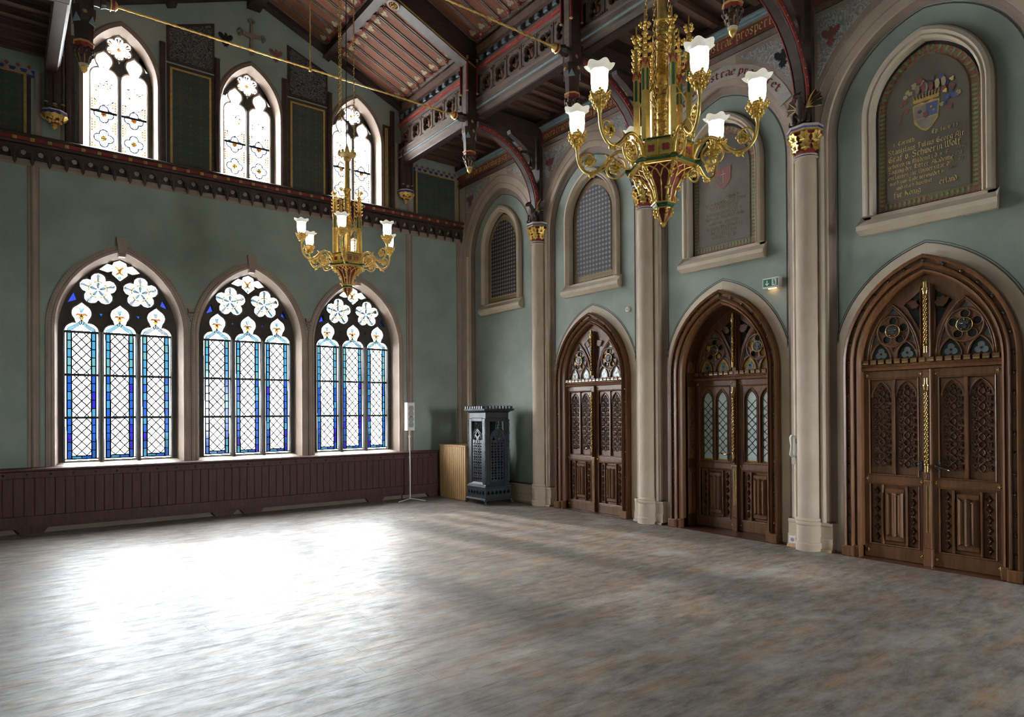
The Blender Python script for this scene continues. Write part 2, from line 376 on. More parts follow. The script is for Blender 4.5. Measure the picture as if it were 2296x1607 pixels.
for i, x in enumerate(XW):
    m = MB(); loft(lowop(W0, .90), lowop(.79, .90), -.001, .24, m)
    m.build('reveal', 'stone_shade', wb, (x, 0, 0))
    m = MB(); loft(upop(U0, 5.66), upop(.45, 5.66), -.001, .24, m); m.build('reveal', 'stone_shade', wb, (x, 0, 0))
    # moulded stone surround with a cable line, keystone
    pth = arch_open(.86, WZ0, WH, .91, 16)
    m = MB().sweep(pth, [(0, .01), (0, -.035), (.035, -.045), (.045, -.030), (.105, -.030), (.108, .01)], sm=False)
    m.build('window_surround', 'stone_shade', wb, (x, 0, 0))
    c = MB(); pts = arch_open(.945, WZ0, WH*1.07, .95, 40); acc = 0; last = pts[0]
    segs = []
    for p in pts[1:]:
        d = math.dist(last, p); k = max(1, int(d/.03))
        segs += [(last[0]+(p[0]-last[0])*j/k, last[1]+(p[1]-last[1])*j/k, math.atan2(p[1]-last[1], p[0]-last[0])) for j in range(k)]; last = p
    for px, pz, an in segs:
        e = Vector((math.cos(an+.7), math.sin(an+.7)))*.012
        c.bar((px-e.x, pz-e.y), (px+e.x, pz+e.y), .010, -.037, -.028)
    c.build('cable_line', 'stone_brown', wb, (x, 0, 0))
    k = MB().prism([(-.05, 4.14), (.05, 4.14), (.075, 4.38), (-.075, 4.38)], -.07, .0).prism([(-.045, 4.09), (.045, 4.09), (.05, 4.14), (-.05, 4.14)], -.05, .05)
    k.build('keystone', 'stone_shade', wb, (x, 0, 0))
    MB().sweep(upop(U0, 5.66), [(0, .01), (0, -.03), (.05, -.035), (.06, -.015), (.085, .0)]).build('window_surround', 'stone_brown', wb, (x, 0, 0))
for x in ((XW[0]+XW[1])/2, (XW[1]+XW[2])/2):    # little corbels where two arches meet
    m = MB(); zc = 3.12
    m.prism([(-.05, zc+.26), (.05, zc+.26), (.035, zc+.20), (-.035, zc+.20)], -.07, 0)
    for a in range(5): m.ball((-.032+.016*a, -.05, zc+.17-.01*(a % 2)), .022, 6, 4)
    for a in range(3): m.ball((-.016+.016*a, -.045, zc+.12), .02, 6, 4)
    m.ball((0, -.04, zc+.07), .02, 6, 4)
    m.build('corbel', 'stone_shade', wb, (x, 0, 0))
def strip(mb, x0, x1, z0, z1, d, mi=0):        # half-round pilaster strip
    k = 8; pr = [(x0+(x1-x0)*j/k, -d*math.sin(PI*j/k)) for j in range(k+1)]
    mb.add([(a, b, z0) for a, b in pr]+[(a, b, z1) for a, b in pr], [(j, j+1, k+2+j, k+1+j) for j in range(k)], mi, True)
for x0, x1, ctr in ((.31, .46, 0), (6.42, 6.56, 0), (7.62, 7.78, 0)):
    m = MB(); strip(m, x0+.035, x1-.035, .9, 5.3, .05); m.box(x0, x0+.02, -.01, 0, .9, 5.3, 1).box(x1-.02, x1, -.01, 0, .9, 5.3, 1).box(x0+.02, x1-.02, -.004, 0, .9, 5.3)
    m.build('pilaster_strip', ['stone_shade', 'stone_brown'], wb)
# upper wall zone: diapered panels in gilt and brown borders, fretwork, gable cross
def framed(x0, x1, z0, z1, mat='diaper_wall', gb=.035):
    m = MB().box(x0, x1, -.008, 0, z0, z1, 2)
    m.box(x0+.05, x1-.05, -.014, 0, z0, z1-.05, 1).box(x0+.05+gb, x1-.05-gb, -.018, 0, z0, z1-.05-gb, 0)
    m.build('painted_panel', [mat, 'gilt_paint', 'timber'], wb)
framed(2.12, 2.84, 5.62, 7.30); framed(4.06, 4.80, 5.62, 7.30)
framed(-.80, .36, 5.62, 6.62); framed(6.60, 7.72, 5.62, 6.62); framed(.84, .97, 5.62, 7.3); framed(5.92, 6.08, 5.62, 7.3)
for x0, x1, z0, z1, z2 in ((2.12, 2.84, 7.33, 7.90, 8.17), (4.06, 4.80, 7.33, 8.23, 7.95)):
    MB().prism([(x0, z0), (x1, z0), (x1, z2), (x0, z1)], -.02, 0).prism([(x0+.04, z0+.04), (x1-.04, z0+.04), (x1-.04, z2-.05), (x0+.04, z1-.05)], -.03, 0, mi=1).build('fretwork_panel', ['timber', 'fret_scroll'], wb)
for x in (2.06, 2.88, 4.0, 4.84, .80, 6.12):
    MB().bbox(x-.04, x+.04, -.06, 0, 5.6, 7.6, .02).build('wall_post', 'timber', wb)
for x in (.44, .76, 6.22, 6.52, 7.60):
    m = MB(); strip(m, x-.05, x+.05, 5.6, 6.62 if x > 7 or x < .5 else 7.0, .03); m.build('pilaster_strip', 'stone_shade', wb)
cx, cz = 3.44, 8.18
m = MB().prism([(-.03,-.33),(.03,-.33),(.022,-.06),(.15,-.03),(.15,.03),(.022,.03),(.02,.2),(-.02,.2),(-.022,.03),(-.15,.03),(-.15,-.03),(-.022,-.06)], -.04, 0)
for a, b in ((0, .23), (-.18, 0), (.18, 0)):
    for k in range(3):
        an = math.atan2(b, a)+(k-1)*1.2; m.ball((a+.035*math.cos(an), -.02, b+.035*math.sin(an)), .032, 8, 5)
m.build('cross', 'stone_brown', wb, (cx, 0, cz))
def eagle(mb, s=1.0, y0=-.006, mi=0):
    P = [(0,.5),(.06,.46),(.05,.36),(.12,.30),(.22,.42),(.36,.44),(.46,.36),(.40,.34),(.46,.24),(.38,.24),(.42,.14),(.33,.16),(.34,.05),(.26,.10),(.22,-.04),(.14,.04),(.12,-.10),(.24,-.22),(.16,-.24),(.18,-.34),(.08,-.28),(.10,-.44),(0,-.36)]
    P = P+[(-x, z) for x, z in reversed(P[1:-1])]
    P[2] = (.10, .43)
    return mb.prism([(x*s, z*s) for x, z in P], y0, 0, mi=mi)
for dx in (-.42, .42): eagle(MB(), .26).build('painted_eagle', 'crest_red' if dx > 0 else 'black', wb, (cx+dx, 0, cz-.22))
for x0, nn in ((-.70, 9), (6.66, 8)):          # row of painted roundels under the aisle ceilings
    for k in range(nn):
        m = MB().prism(circ(0, .05, .048, 12), -.012, 0).prism([(-.045, -.05), (.045, -.05), (.015, .02), (-.015, .02)], -.012, 0).prism(foil(0, .05, 4, .014, .014), -.016, 0, mi=1)
        m.build('painted_roundel', ['stone_shade', 'crest_red'], wb, (x0+.13*k, -.015, 6.60))
    MB().box(x0-.06, x0+.13*nn-.06, -.012, 0, 6.52, 6.62).build('painted_band', 'blue_paint', wb)
# ---- cornice rail with little arches, shields and gilt squares
cor = E('trim_1', (0, YW, 0), kind='structure', label='dark carved timber cornice with gilt squares and hanging arches on the end wall', category='cornice')
x0, x1 = XL, XR-.08
MB().sweep([(x1, 0), (x0, 0)], [(0,0)]*3) if False else None
def rail(name, prof, mat, par=cor, a=x0, b=x1):   # prof: (y,z) loop extruded along x
    k = len(prof); m = MB().add([(a, p, q) for p, q in prof]+[(b, p, q) for p, q in prof], [(i, (i+1) % k, k+(i+1) % k, k+i) for i in range(k)]+[tuple(range(k)), tuple(range(2*k-1, k-1, -1))])
    return m.build(name, mat, par)
rail('top_rail', [(0,5.655),(-.15,5.655),(-.19,5.63),(-.19,5.615),(-.165,5.60),(0,5.60)], 'timber')
rail('red_band', [(0,5.60),(-.155,5.60),(-.155,5.545),(0,5.545)], 'red_paint')
rail('lower_rail', [(0,5.545),(-.165,5.545),(-.17,5.53),(-.145,5.505),(0,5.505)], 'timber')
rail('back_board', [(0,5.505),(-.03,5.505),(-.03,5.32),(0,5.32)], 'timber')
rail('stone_band', [(0,5.32),(-.04,5.32),(-.045,5.26),(-.02,5.24),(0,5.24)], 'stone_shade')
SP = .203
gs = MB().bbox(-.026, .026, -.012, 0, -.026, .026, .006).ball((0, -.012, 0), .014, 6, 4).mesh('gold_square', 'gilt_paint')
ar = MB().prism([(-SP/2, -.02), (-SP/2, -.20), (-.062, -.20)]+[(x, z-.20) for x, z in arch(.062, .03, .095, 6)]+[(.062, -.20), (SP/2, -.20), (SP/2, -.02)], 0, .045).mesh('arch_panel', 'timber')
cb = MB()
for z0, z1, r0, r1 in ((-.20,-.12,.026,.036),(-.25,-.20,.020,.028),(-.285,-.25,.005,.020)):
    cb.lathe([(r0, z0), (r1, z1)], 6, (0, .0, 0), sm=False)
cb.box(-.034, .034, -.03, .09, -.12, -.02)
cb = cb.mesh('corbel_drop', 'timber')
sh = [MB().prism([(-.034,.03),(-.012,.036),(.012,.036),(.034,.03),(.03,-.012),(0,-.04),(-.03,-.012)], -.012, 0).mesh('shield', 'crest_silver'),
      MB().prism(circ(0, 0, .036, 12), -.012, 0).mesh('shield', 'crest_silver'), MB().prism([(-.03,.03),(.03,.03),(.036,0),(.02,-.036),(-.02,-.036),(-.036,0)], -.012, 0).prism([(-.012,.02),(.012,.02),(.01,-.02),(-.01,-.02)], -.016, 0, mi=1).mesh('shield', ['crest_silver', 'gilt_paint'])]
k = 0; x = x1-.02
while x > x0:
    O('gold_square', gs, cor, (x, -.155, 5.572)); O('corbel_drop', cb, cor, (x, -.10, 5.505))
    O('arch_panel', ar, cor, (x-SP/2, -.12, 5.515)); O('shield', sh[(k*7+k//3) % 3], cor, (x-SP/2, -.035, 5.41), (0, random.uniform(-.25, .25), 0))
    x -= SP; k += 1
# ---- wainscot below the windows
wn = E('trim_2', (0, YW, 0), kind='structure', label='dark red-brown boarded wainscot running under the windows', category='wainscot')
wx1 = 6.98; wd0 = -.28
rail('cap', [(.0,.915),(-.31,.915),(-.325,.905),(-.325,.885),(-.30,.87),(0,.87)], 'wainscot_wood', wn, XL, wx1)
rail('top_rail', [(0,.87),(-.295,.87),(-.295,.785),(0,.785)], 'wainscot_wood', wn, XL, wx1)
rail('bottom_rail', [(0,.25),(-.295,.25),(-.30,.13),(0,.13)], 'wainscot_wood', wn, XL, wx1)
rail('plinth', [(0,.13),(-.27,.13),(-.27,.075),(0,.075)], 'wainscot_wood', wn, XL, wx1)
rail('shadow_gap', [(0,.075),(-.20,.075),(-.20,.0),(0,.0)], 'stone_brown', wn, XL, wx1)
for a in (.35, 2.9, 3.35, 5.6, 6.9, -.6):
    MB().prism([(-.13,.0),(.13,.0),(.19,.08),(-.19,.08)], -.275, -.1).build('foot_block', 'wainscot_wood', wn, (a, 0, 0))
bd = MB().bbox(-.0595, .0595, -.285, 0, .25, .785, .006).mesh('board', 'wainscot_wood')
pg = MB().lathe([(.013, 0), (.016, .008), (.008, .016)], 8).xf(Matrix.Rotation(PI/2, 4, 'X')).mesh('peg', 'black')
x = wx1-.06
while x > XL: O('board', bd, wn, (x, 0, 0)); x -= .12
x = wx1-.2
while x > XL: O('peg', pg, wn, (x, -.295, .83)); x -= .27
MB().box(wx1-.01, wx1+.005, -.28, 0, 0, .9).build('end_panel', 'wainscot_wood', wn)
# ---- stained glass windows
def came(polys, mb, wd=.0155, y0=-.006, y1=.006):
    seen = set()
    for P in polys:
        for i in range(len(P)):
            a, b = P[i-1], P[i]; k = tuple(sorted(((round(a[0], 3), round(a[1], 3)), (round(b[0], 3), round(b[1], 3)))))
            if k in seen or math.dist(a, b) < .004: continue
            seen.add(k); mb.bar(a, b, wd, y0, y1)
PC = {}
def pane(name, poly, mat, par, y=0.0, t=.003):
    cx = sum(p[0] for p in poly)/len(poly); cz = sum(p[1] for p in poly)/len(poly)
    key = (mat, t, tuple((round(p[0]-cx, 4), round(p[1]-cz, 4)) for p in poly))
    if key not in PC: PC[key] = MB().prism([(p[0]-cx, p[1]-cz) for p in poly], 0, t).mesh(name, mat)
    return O(name, PC[key], par, (cx, y, cz))
def light_head(c, hw, z0, s):          # trefoil ogee head of one light above height z0
    L = []
    for i in range(7):
        a = PI-PI/2*i/6*1.05; L.append((c-hw+ (hw*.62)*(1+math.cos(a)), z0+.135*s*math.sin(a)))
    r, zc = .125*s, z0+.285*s
    for i in range(9):
        a = math.radians(222-(222-118)*i/8); L.append((c+r*math.cos(a), zc+r*math.sin(a)))
    L.append((c, z0+.445*s))
    return L+[(2*c-x, z) for x, z in reversed(L[:-1])]
GB = 'glass_blue'
def lower_window(i, cx, lab, rn):
    e = E('window_%d' % i, (cx, YW, 0), kind='structure', label=lab, category='window')
    lights = (-.505, 0, .505); hw = .219; zb = .965; zt = 2.925; gy = .255
    heads = [light_head(c, hw, zt, 1.0) for c in lights]
    hl = [[(c-hw, zb)]+h+[(c+hw, zb)] for c, h in zip(lights, heads)]
    c5 = [foil(sx*.288, 3.595, 5, .150, .098, PI/2) for sx in (-1, 1)]
    tp = [(0,4.075),(-.085,4.035),(-.10,3.985),(-.17,4.005),(-.275,3.905),(-.17,3.875),(-.10,3.90),(-.105,3.85),(0,3.755)]
    tp = tp+[(-x, z) for x, z in reversed(tp[1:-1])]
    tri = [[(sx*.60,3.53),(sx*.685,3.36),(sx*.565,3.41)] for sx in (-1, 1)]; tr2 = [[(sx*.252-.03,3.235),(sx*.252+.03,3.235),(sx*.252,3.175)] for sx in (-1, 1)]
    MB().prism(lowop(.83, .93), .20, .30, hl+c5+[tp]+tri+tr2).build('tracery', 'tracery_stone', e)
    rim = MB()
    for h in hl+c5+[tp]: rim.sweep(h if h in hl else list(reversed(h)), [(0, .20), (.018, .185), (.03, .20)] , closed=h not in hl, mi=0)
    rim.build('tracery_moulding', 'tracery_stone', e)
    for sx in (-1, 1): MB().bbox(sx*.2525-.026, sx*.2525+.026, .15, .33, .93, 2.95, .02).build('mullion', 'tracery_stone', e)
    for z in (1.62, 2.272, 2.925): MB().box(-.735, .735, .235, .25, z-.016, z+.016).build('saddle_bar', 'lead', e)
    MB().add([(-.86,-.02,.895),(.86,-.02,.895),(.86,.26,.965),(-.86,.26,.965),(-.86,-.02,.86),(.86,-.02,.86),(.86,.26,.86),(-.86,.26,.86)], [(0,1,2,3),(0,4,5,1),(4,7,6,5)]).build('sill', 'stone_pale', e)
    lead = MB(); secs = ((zb, 1.612), (1.632, 2.262), (2.282, 2.914))
    for li, c in enumerate(lights):
        polys = []
        for si, (a, b) in enumerate(secs):
            ix = .128; bx = .186; zl = a+.075 if si == 0 else a; zm = a+.03 if si == 0 else a
            for sx in (-1, 1):
                P = [(c+sx*bx, zm), (c+sx*hw, zm), (c+sx*hw, b), (c+sx*bx, b)]; pane('margin_pane', P, 'glass_white', e, gy); polys.append(P)
                zz = zm; q = 0
                while zz < b-.03:
                    z2 = min(b, zz+.128);  z2 = b if b-z2 < .04 else z2
                    P = [(c+sx*ix, zz), (c+sx*bx, zz), (c+sx*bx, z2), (c+sx*ix, z2)]; polys.append(P)
                    h = rn.random(); g = ('glass_teal', 'glass_cyan', 'glass_cyan', GB, GB, 'glass_violet')[min(5, int(h*3+ (0 if si == 2 else 2.2 if si == 1 else 2.6)))]
                    pane('border_pane', P, g, e, gy); zz = z2
            if si == 0:
                P = [(c-ix, zm), (c, zm), (c, zl), (c-ix, zl)]; pane('border_pane', P, 'glass_cyan', e, gy); polys.append(P)
                P = [(c, zm), (c+ix, zm), (c+ix, zl), (c, zl)]; pane('border_pane', P, GB, e, gy); polys.append(P)
                P = [(c-hw, a), (c+hw, a), (c+hw, zm), (c-hw, zm)]; pane('margin_pane', P, 'glass_white', e, gy); polys.append(P)
            px, pz = .128, .1405; m0 = (zl+b)/2
            for ii in range(-2, 3):
                for jj in range(-12, 13):
                    if (ii+jj) % 2: continue
                    ux, uz = c+ii*px/2, m0+jj*pz/2
                    P = clip_rect([(ux-px/2, uz), (ux, uz-pz/2), (ux+px/2, uz), (ux, uz+pz/2)], c-ix, c+ix, zl, b)
                    if len(P) > 2 and area(P) > 2e-4: pane('pane', P, 'glass_white', e, gy); polys.append(P)
        came(polys, lead)
        P = heads[li]; pane('head_pane', P, 'glass_white', e, gy)
        cl = 'glass_sky' if not (li == 2 and i == 1) else 'glass_pale'
        for sx in (-1, 1):
            R = [(c+sx*.19, zt), (c+sx*.175, zt+.06), (c+sx*.12, zt+.095), (c, zt+.20), (c+sx*.03, zt+.225), (c+sx*.0, zt+.16), (c+sx*.10, zt+.045), (c+sx*.14, zt+.03), (c+sx*.145, zt)]
            R = [(c+sx*.19, zt), (c+sx*.172, zt+.06), (c+sx*.12, zt+.09), (c+sx*.0, zt+.18), (c+sx*.0, zt+.125), (c+sx*.10, zt+.04), (c+sx*.135, zt+.02), (c+sx*.14, zt)]
            pane('ribbon_pane', R, cl, e, gy-.006); came([R], lead, .006, -.012, 0)
            R = [(c, zt+.235), (c+sx*.045, zt+.26), (c+sx*.085, zt+.245), (c+sx*.05, zt+.285), (c, zt+.275)]
            pane('flower_pane', R, 'glass_orange', e, gy-.006); came([R], lead, .005, -.012, 0)
        R = [(c, zt+.17), (c+.032, zt+.225), (c, zt+.255), (c-.032, zt+.225)]; pane('flower_pane', R, 'glass_amber', e, gy-.009); came([R], lead, .005, -.012, 0)
        R = [(c-.015, zt+.29), (c+.015, zt+.29), (c+.04, zt+.375), (c, zt+.36), (c-.04, zt+.375)]; pane('flower_pane', R, cl, e, gy-.006)
        R = [(c, zt+.10), (c+.04, zt+.145), (c, zt+.19), (c-.04, zt+.145)]; came([R], lead, .006, -.012, 0)
    for fi, f in enumerate(c5):
        ox, oz = (-.288, .288)[fi], 3.595; pane('foil_pane', f, 'glass_white', e, gy)
        for k in range(5):
            a = PI/2+2*PI*k/5; d = Vector((math.cos(a), math.sin(a))); nn = Vector((-d.y, d.x)); o = Vector((ox, oz))
            def q(s, t): v = o+d*s+nn*t; return (v.x, v.y)
            R = [q(.12,-.012), q(.225,-.035), q(.24,0), q(.225,.035), q(.12,.012)]; pane('petal_pane', R, cl if k % 2 else 'glass_pale', e, gy-.006)
            for sx in (-1, 1):
                R = [q(.118,0), q(.135,sx*.02), q(.125,sx*.05), q(.098,sx*.062), q(.105,sx*.03)]; pane('flower_pane', R, 'glass_amber', e, gy-.006)
            R = [q(.02,-.008), q(.09,-.025), q(.115,0), q(.09,.025), q(.02,.008)]; pane('petal_pane', R, 'glass_sky', e, gy-.006); came([R], lead, .005, -.012, 0)
            lead.bar(q(.0, 0), q(.24, 0), .005, -.010, .004)
            b2 = a+PI/5; lead.sweep(circ(ox+.108*math.cos(b2), oz+.108*math.sin(b2), .034, 10), [(0,-.01),(.004,-.01),(.004,.004),(0,.004)], closed=True)
    pane('foil_pane', tp, 'glass_white', e, gy)
    for sx in (-1, 1):
        R = [(sx*.01,3.86),(sx*.025,3.93),(sx*.07,3.985),(sx*.03,3.975),(-sx*.012,3.93)]; pane('flower_pane', R, 'glass_amber' if sx < 0 else 'glass_orange', e, gy-.006); came([R], lead, .005, -.012, 0)
        R = [(0,3.87),(sx*.07,3.835),(sx*.04,3.885),(sx*.012,3.895)]; pane('flower_pane', R, 'glass_orange', e, gy-.006)
    R = [(0,3.775),(.03,3.81),(0,3.845),(-.03,3.81)]; pane('petal_pane', R, 'glass_sky', e, gy-.006)
    for R in tri+tr2: pane('corner_pane', R, 'glass_deep' if R in tri else 'glass_blue', e, gy)
    lead.build('lead_came', 'lead', e, (0, gy, 0))
    return e
rn = random.Random(11)
lower_window(1, XW[0], 'tall three-light leaded window farthest from the cast iron stove, lower row', rn)
lower_window(2, XW[1], 'middle one of the three tall leaded windows above the wainscot', rn)
lower_window(3, XW[2], 'tall three-light leaded window beside the white speaker stand', rn)
def upper_window(i, cx, lab, rn):
    e = E('window_%d' % i, (cx, YW, 0), kind='structure', label=lab, category='window')
    zb, zt, hw, gy = 5.72, 6.90, .175, .255; lights = (-.205, .205)
    heads = [light_head(c, hw, zt, .88) for c in lights]; hl = [[(c-hw, zb)]+h+[(c+hw, zb)] for c, h in zip(lights, heads)]
    c6 = foil(0, 7.40, 6, .118, .062, PI/2)
    sp = [[(sx*.30,7.37),(sx*.395,7.13),(sx*.36,7.12),(sx*.265,7.29)] for sx in (-1, 1)]; t3 = [(-.022,7.20),(.022,7.20),(0,7.155)]
    MB().prism(upop(.47, 5.69), .20, .30, hl+[c6]+sp+[t3]).build('tracery', 'tracery_stone', e)
    rim = MB()
    for h in hl: rim.sweep(h, [(0,.20),(.014,.188),(.024,.20)])
    rim.sweep(list(reversed(c6)), [(0,.20),(.014,.188),(.024,.20)], closed=True); rim.build('tracery_moulding', 'stone_brown', e)
    MB().bbox(-.025, .025, .15, .33, 5.70, 6.95, .02).build('mullion', 'tracery_stone', e)
    MB().box(-.38, .38, .235, .25, 6.345, 6.38).build('saddle_bar', 'lead', e)
    lead = MB()
    for li, c in enumerate(lights):
        zs = [zb, 5.93, 6.14, 6.36, 6.58]
        for a, b in zip(zs[:-1], zs[1:]):
            P = [(c-hw,a),(c+hw,a),(c+hw,b),(c-hw,b)]; pane('pane', P, 'glass_white', e, gy)
        P = [(c-hw, zs[-1])]+heads[li]+[(c+hw, zs[-1])]; pane('head_pane', P, 'glass_white', e, gy)
        for zc in (5.70, 5.98, 6.36, 6.58+.0):
            pass
        for zc in (5.955, 6.33):
            q = foil(c, zc, 4, .072, .066, PI/2, 7)
            lead.sweep(q, [(-.004,-.012),(.014,-.012),(.014,-.004),(-.004,-.004)], closed=True, mi=1)
            lead.sweep(circ(c, zc+.17, .016, 8), [(0,-.012),(.006,-.012),(.006,-.004),(0,-.004)], closed=True, mi=0)
            R = circ(c, zc, .036, 8, PI/8); pane('flower_pane', R, 'glass_amber' if zc < 6.2 else 'glass_orange', e, gy-.006); came([R], lead, .006, -.012, 0)
            lead.bar((c-.03, zc), (c+.03, zc), .005, -.012, 0).bar((c, zc-.03), (c, zc+.03), .005, -.012, 0)
        q = [(c+.15*math.cos(a), 6.62+.15*math.sin(a)) for a in [math.radians(200+14*k) for k in range(11)]]
        lead.sweep(q, [(0,-.012),(.010,-.012),(.010,-.004),(0,-.004)], mi=1)
        tb = MB(); z = 5.74
        while z < 6.55:
            d = min(abs(z-5.955), abs(z-6.33)); 
            if d > .075:
                for sx in (-1, 1):
                    for k in range(1 if d < .12 else 2): tb.prism([(c+sx*(.165-.035*k), z-.019), (c+sx*(.165-.035*k), z+.019), (c+sx*(.132-.035*k), z)], -.008, -.004, mi=k)
            z += .040
        tb.build('triangle_panes', ['glass_orange', 'glass_amber'], e, (0, gy, 0), kind='stuff')
        # painted arms in a roundel under the head
        lead.sweep(circ(c, 6.78, .15, 24), [(0,-.010),(.005,-.010),(.005,-.004),(0,-.004)], closed=True)
        rr = random.Random(i*5+li)
        for k in range(14):
            a = math.radians(rr.uniform(0, 180) if k % 2 else rr.uniform(-20, 200)); r = rr.uniform(.06, .12); p = (c+r*math.cos(a), 6.76+.6*r*math.sin(a)+rr.uniform(-.03, .03)); b2 = rr.uniform(0, PI)
            lead.bar(p, (p[0]+.028*math.cos(b2), p[1]+.028*math.sin(b2)), rr.uniform(.006, .014), -.010, -.004)
        for k in range(3):
            p = (c+rr.choice((-1, 1))*rr.uniform(.05, .11), 6.74+rr.uniform(-.08, .06)); pane('flower_pane', circ(p[0], p[1], .014, 6), rr.choice(('glass_amber', 'glass_orange')), e, gy-.006)
        hz = zt+.285*.88; lead.sweep(foil(c, hz, 6, .035, .02), [(0,-.010),(.004,-.010),(.004,-.004),(0,-.004)], closed=True)
        lead.sweep(circ(c, hz, .016, 8), [(0,-.010),(.006,-.010),(.006,-.004),(0,-.004)], closed=True)
        lead.bar((c-.035, zt+.12), (c+.03, zt+.2), .007, -.01, -.004).bar((c+.035, zt+.12), (c-.03, zt+.2), .007, -.01, -.004)
    pane('foil_pane', c6, 'glass_white', e, gy)
    for k in range(6):
        a = PI/2+k*PI/3; d = Vector((math.cos(a), math.sin(a))); nn = Vector((-d.y, d.x)); o = Vector((0, 7.40))
        def q(s, t): v = o+d*s+nn*t; return (v.x, v.y)
        pane('petal_pane', [q(.085,0), q(.155,-.035), q(.17,-.015)], 'glass_orange', e, gy-.006); pane('petal_pane', [q(.085,0), q(.155,.035), q(.17,.015)], 'glass_orange', e, gy-.006)
        pane('petal_pane', [q(.07,-.03), q(.085,0), q(.07,.03), q(.078,0)], 'glass_blue', e, gy-.006)
        b = a+2*PI/3; lead.bar(q(.1, 0), (0+.1*math.cos(b), 7.40+.1*math.sin(b)), .005, -.01, -.002)
    pane('flower_pane', foil(0, 7.40, 4, .016, .016), 'glass_orange', e, gy-.006)
    for R in sp:
        pane('corner_pane', R, 'glass_white', e, gy)
        m = [R[0], R[3], ((R[2][0]+R[3][0])/2, (R[2][1]+R[3][1])/2)]; pane('flower_pane', m, 'glass_orange', e, gy-.006)
    pane('corner_pane', t3, 'glass_white', e, gy)
    lead.build('lead_came', ['lead', 'glass_grey'], e, (0, gy, 0))
upper_window(4, XW[0], 'upper two-light stained window partly behind the hanging timber pendant', rn)
upper_window(5, XW[1], 'upper two-light stained window below the gable cross', rn)
upper_window(6, XW[2], 'upper two-light stained window behind the chandelier chains', rn)
# ---- walls out of view that close the hall: rear end wall whose one opening is sized and placed for the light, left wall
MB().prism(gable, -.35, 0, [[(5.9,1.1),(6.75,1.1),(6.75,2.9),(5.9,2.9)]]).build('wall_front', 'green_plaster', None, (0, YB, 0), kind='structure', label='green plastered end wall behind the viewer with one small window opening shaped for the light', category='wall')
MB().box(XL-.3, XL, YB-.2, YW+.3, -.1, 7.6).build('wall_left', 'green_plaster', kind='structure', label='green plastered side wall opposite the carved doors', category='wall')
# ---- outside
MB().box(-70, 70, YW+.5, 110, -1.6, -1.5).build('ground', 'outdoor_ground', kind='structure', label='pale ground outside the stained glass windows', category='ground')
MB().box(-70, 70, -100, YB-.5, -1.6, -1.5).build('ground', 'outdoor_ground', kind='structure', label='pale ground outside behind the viewer', category='ground')
# ================================================================ right-hand wall with blind arcade, niches and doors
def lsweep(inner, outer, prof, mi=0, mb=None, sm=False):     # prof: (t,y), t=0 on inner path, t=1 on outer path
    mb = mb or MB(); n, k = len(inner), len(prof)
    vs = [(a[0]+(b[0]-a[0])*t, y, a[1]+(b[1]-a[1])*t) for a, b in zip(inner, outer) for t, y in prof]
    fs = [(i*k+j, i*k+(j+1) % k, (i+1)*k+(j+1) % k, (i+1)*k+j) for i in range(n-1) for j in range(k)]+[tuple(range(k)), tuple(range((n-1)*k+k-1, (n-1)*k-1, -1))]
    return mb.add(vs, fs, mi, sm)
RZ = -PI/2
def RW(name, y, x=XR, parent=None, **pr): return E(name, (x, y, 0), RZ, parent, **pr)
wr = E('wall_right', (XR, 0, 0), RZ, kind='structure', label='sage green plastered side wall with blind pointed arches', category='wall')
# local x of the right wall = -Y
DW, DZ, DH = .84, 2.18, 1.125
fh = [shift(arch_open(DW, DZ, DH, -.05, 12), -b) for b in BAYS[1:4]]+[shift(arch_open(.56, 4.93, .71, 3.80, 12), -b) for b in BAYS[:4]]
MB().prism([(-YW-.3, -.1), (-YB+.2, -.1), (-YB+.2, 7.0), (-YW-.3, 7.0)], 0, .12, fh).build('wall_field', 'green_plaster', wr)
MB().box(-YW-.3, -YB+.2, .55, .6, -.1, 7.0).build('outer_leaf', 'stone_brown', wr)
AW, AZ, AH = 1.02, 4.85, 1.19
ah = [shift(arch_open(AW, AZ, AH, -.2, 16), -b) for b in BAYS]
MB().prism([(-YW, -.1), (-YB, -.1), (-YB, 6.42), (-YW, 6.42)], -.08, .0, [h for h in [[(p[0], max(p[1], -.05)) for p in q] for q in ah]]).build('arcade', 'stone', wr)
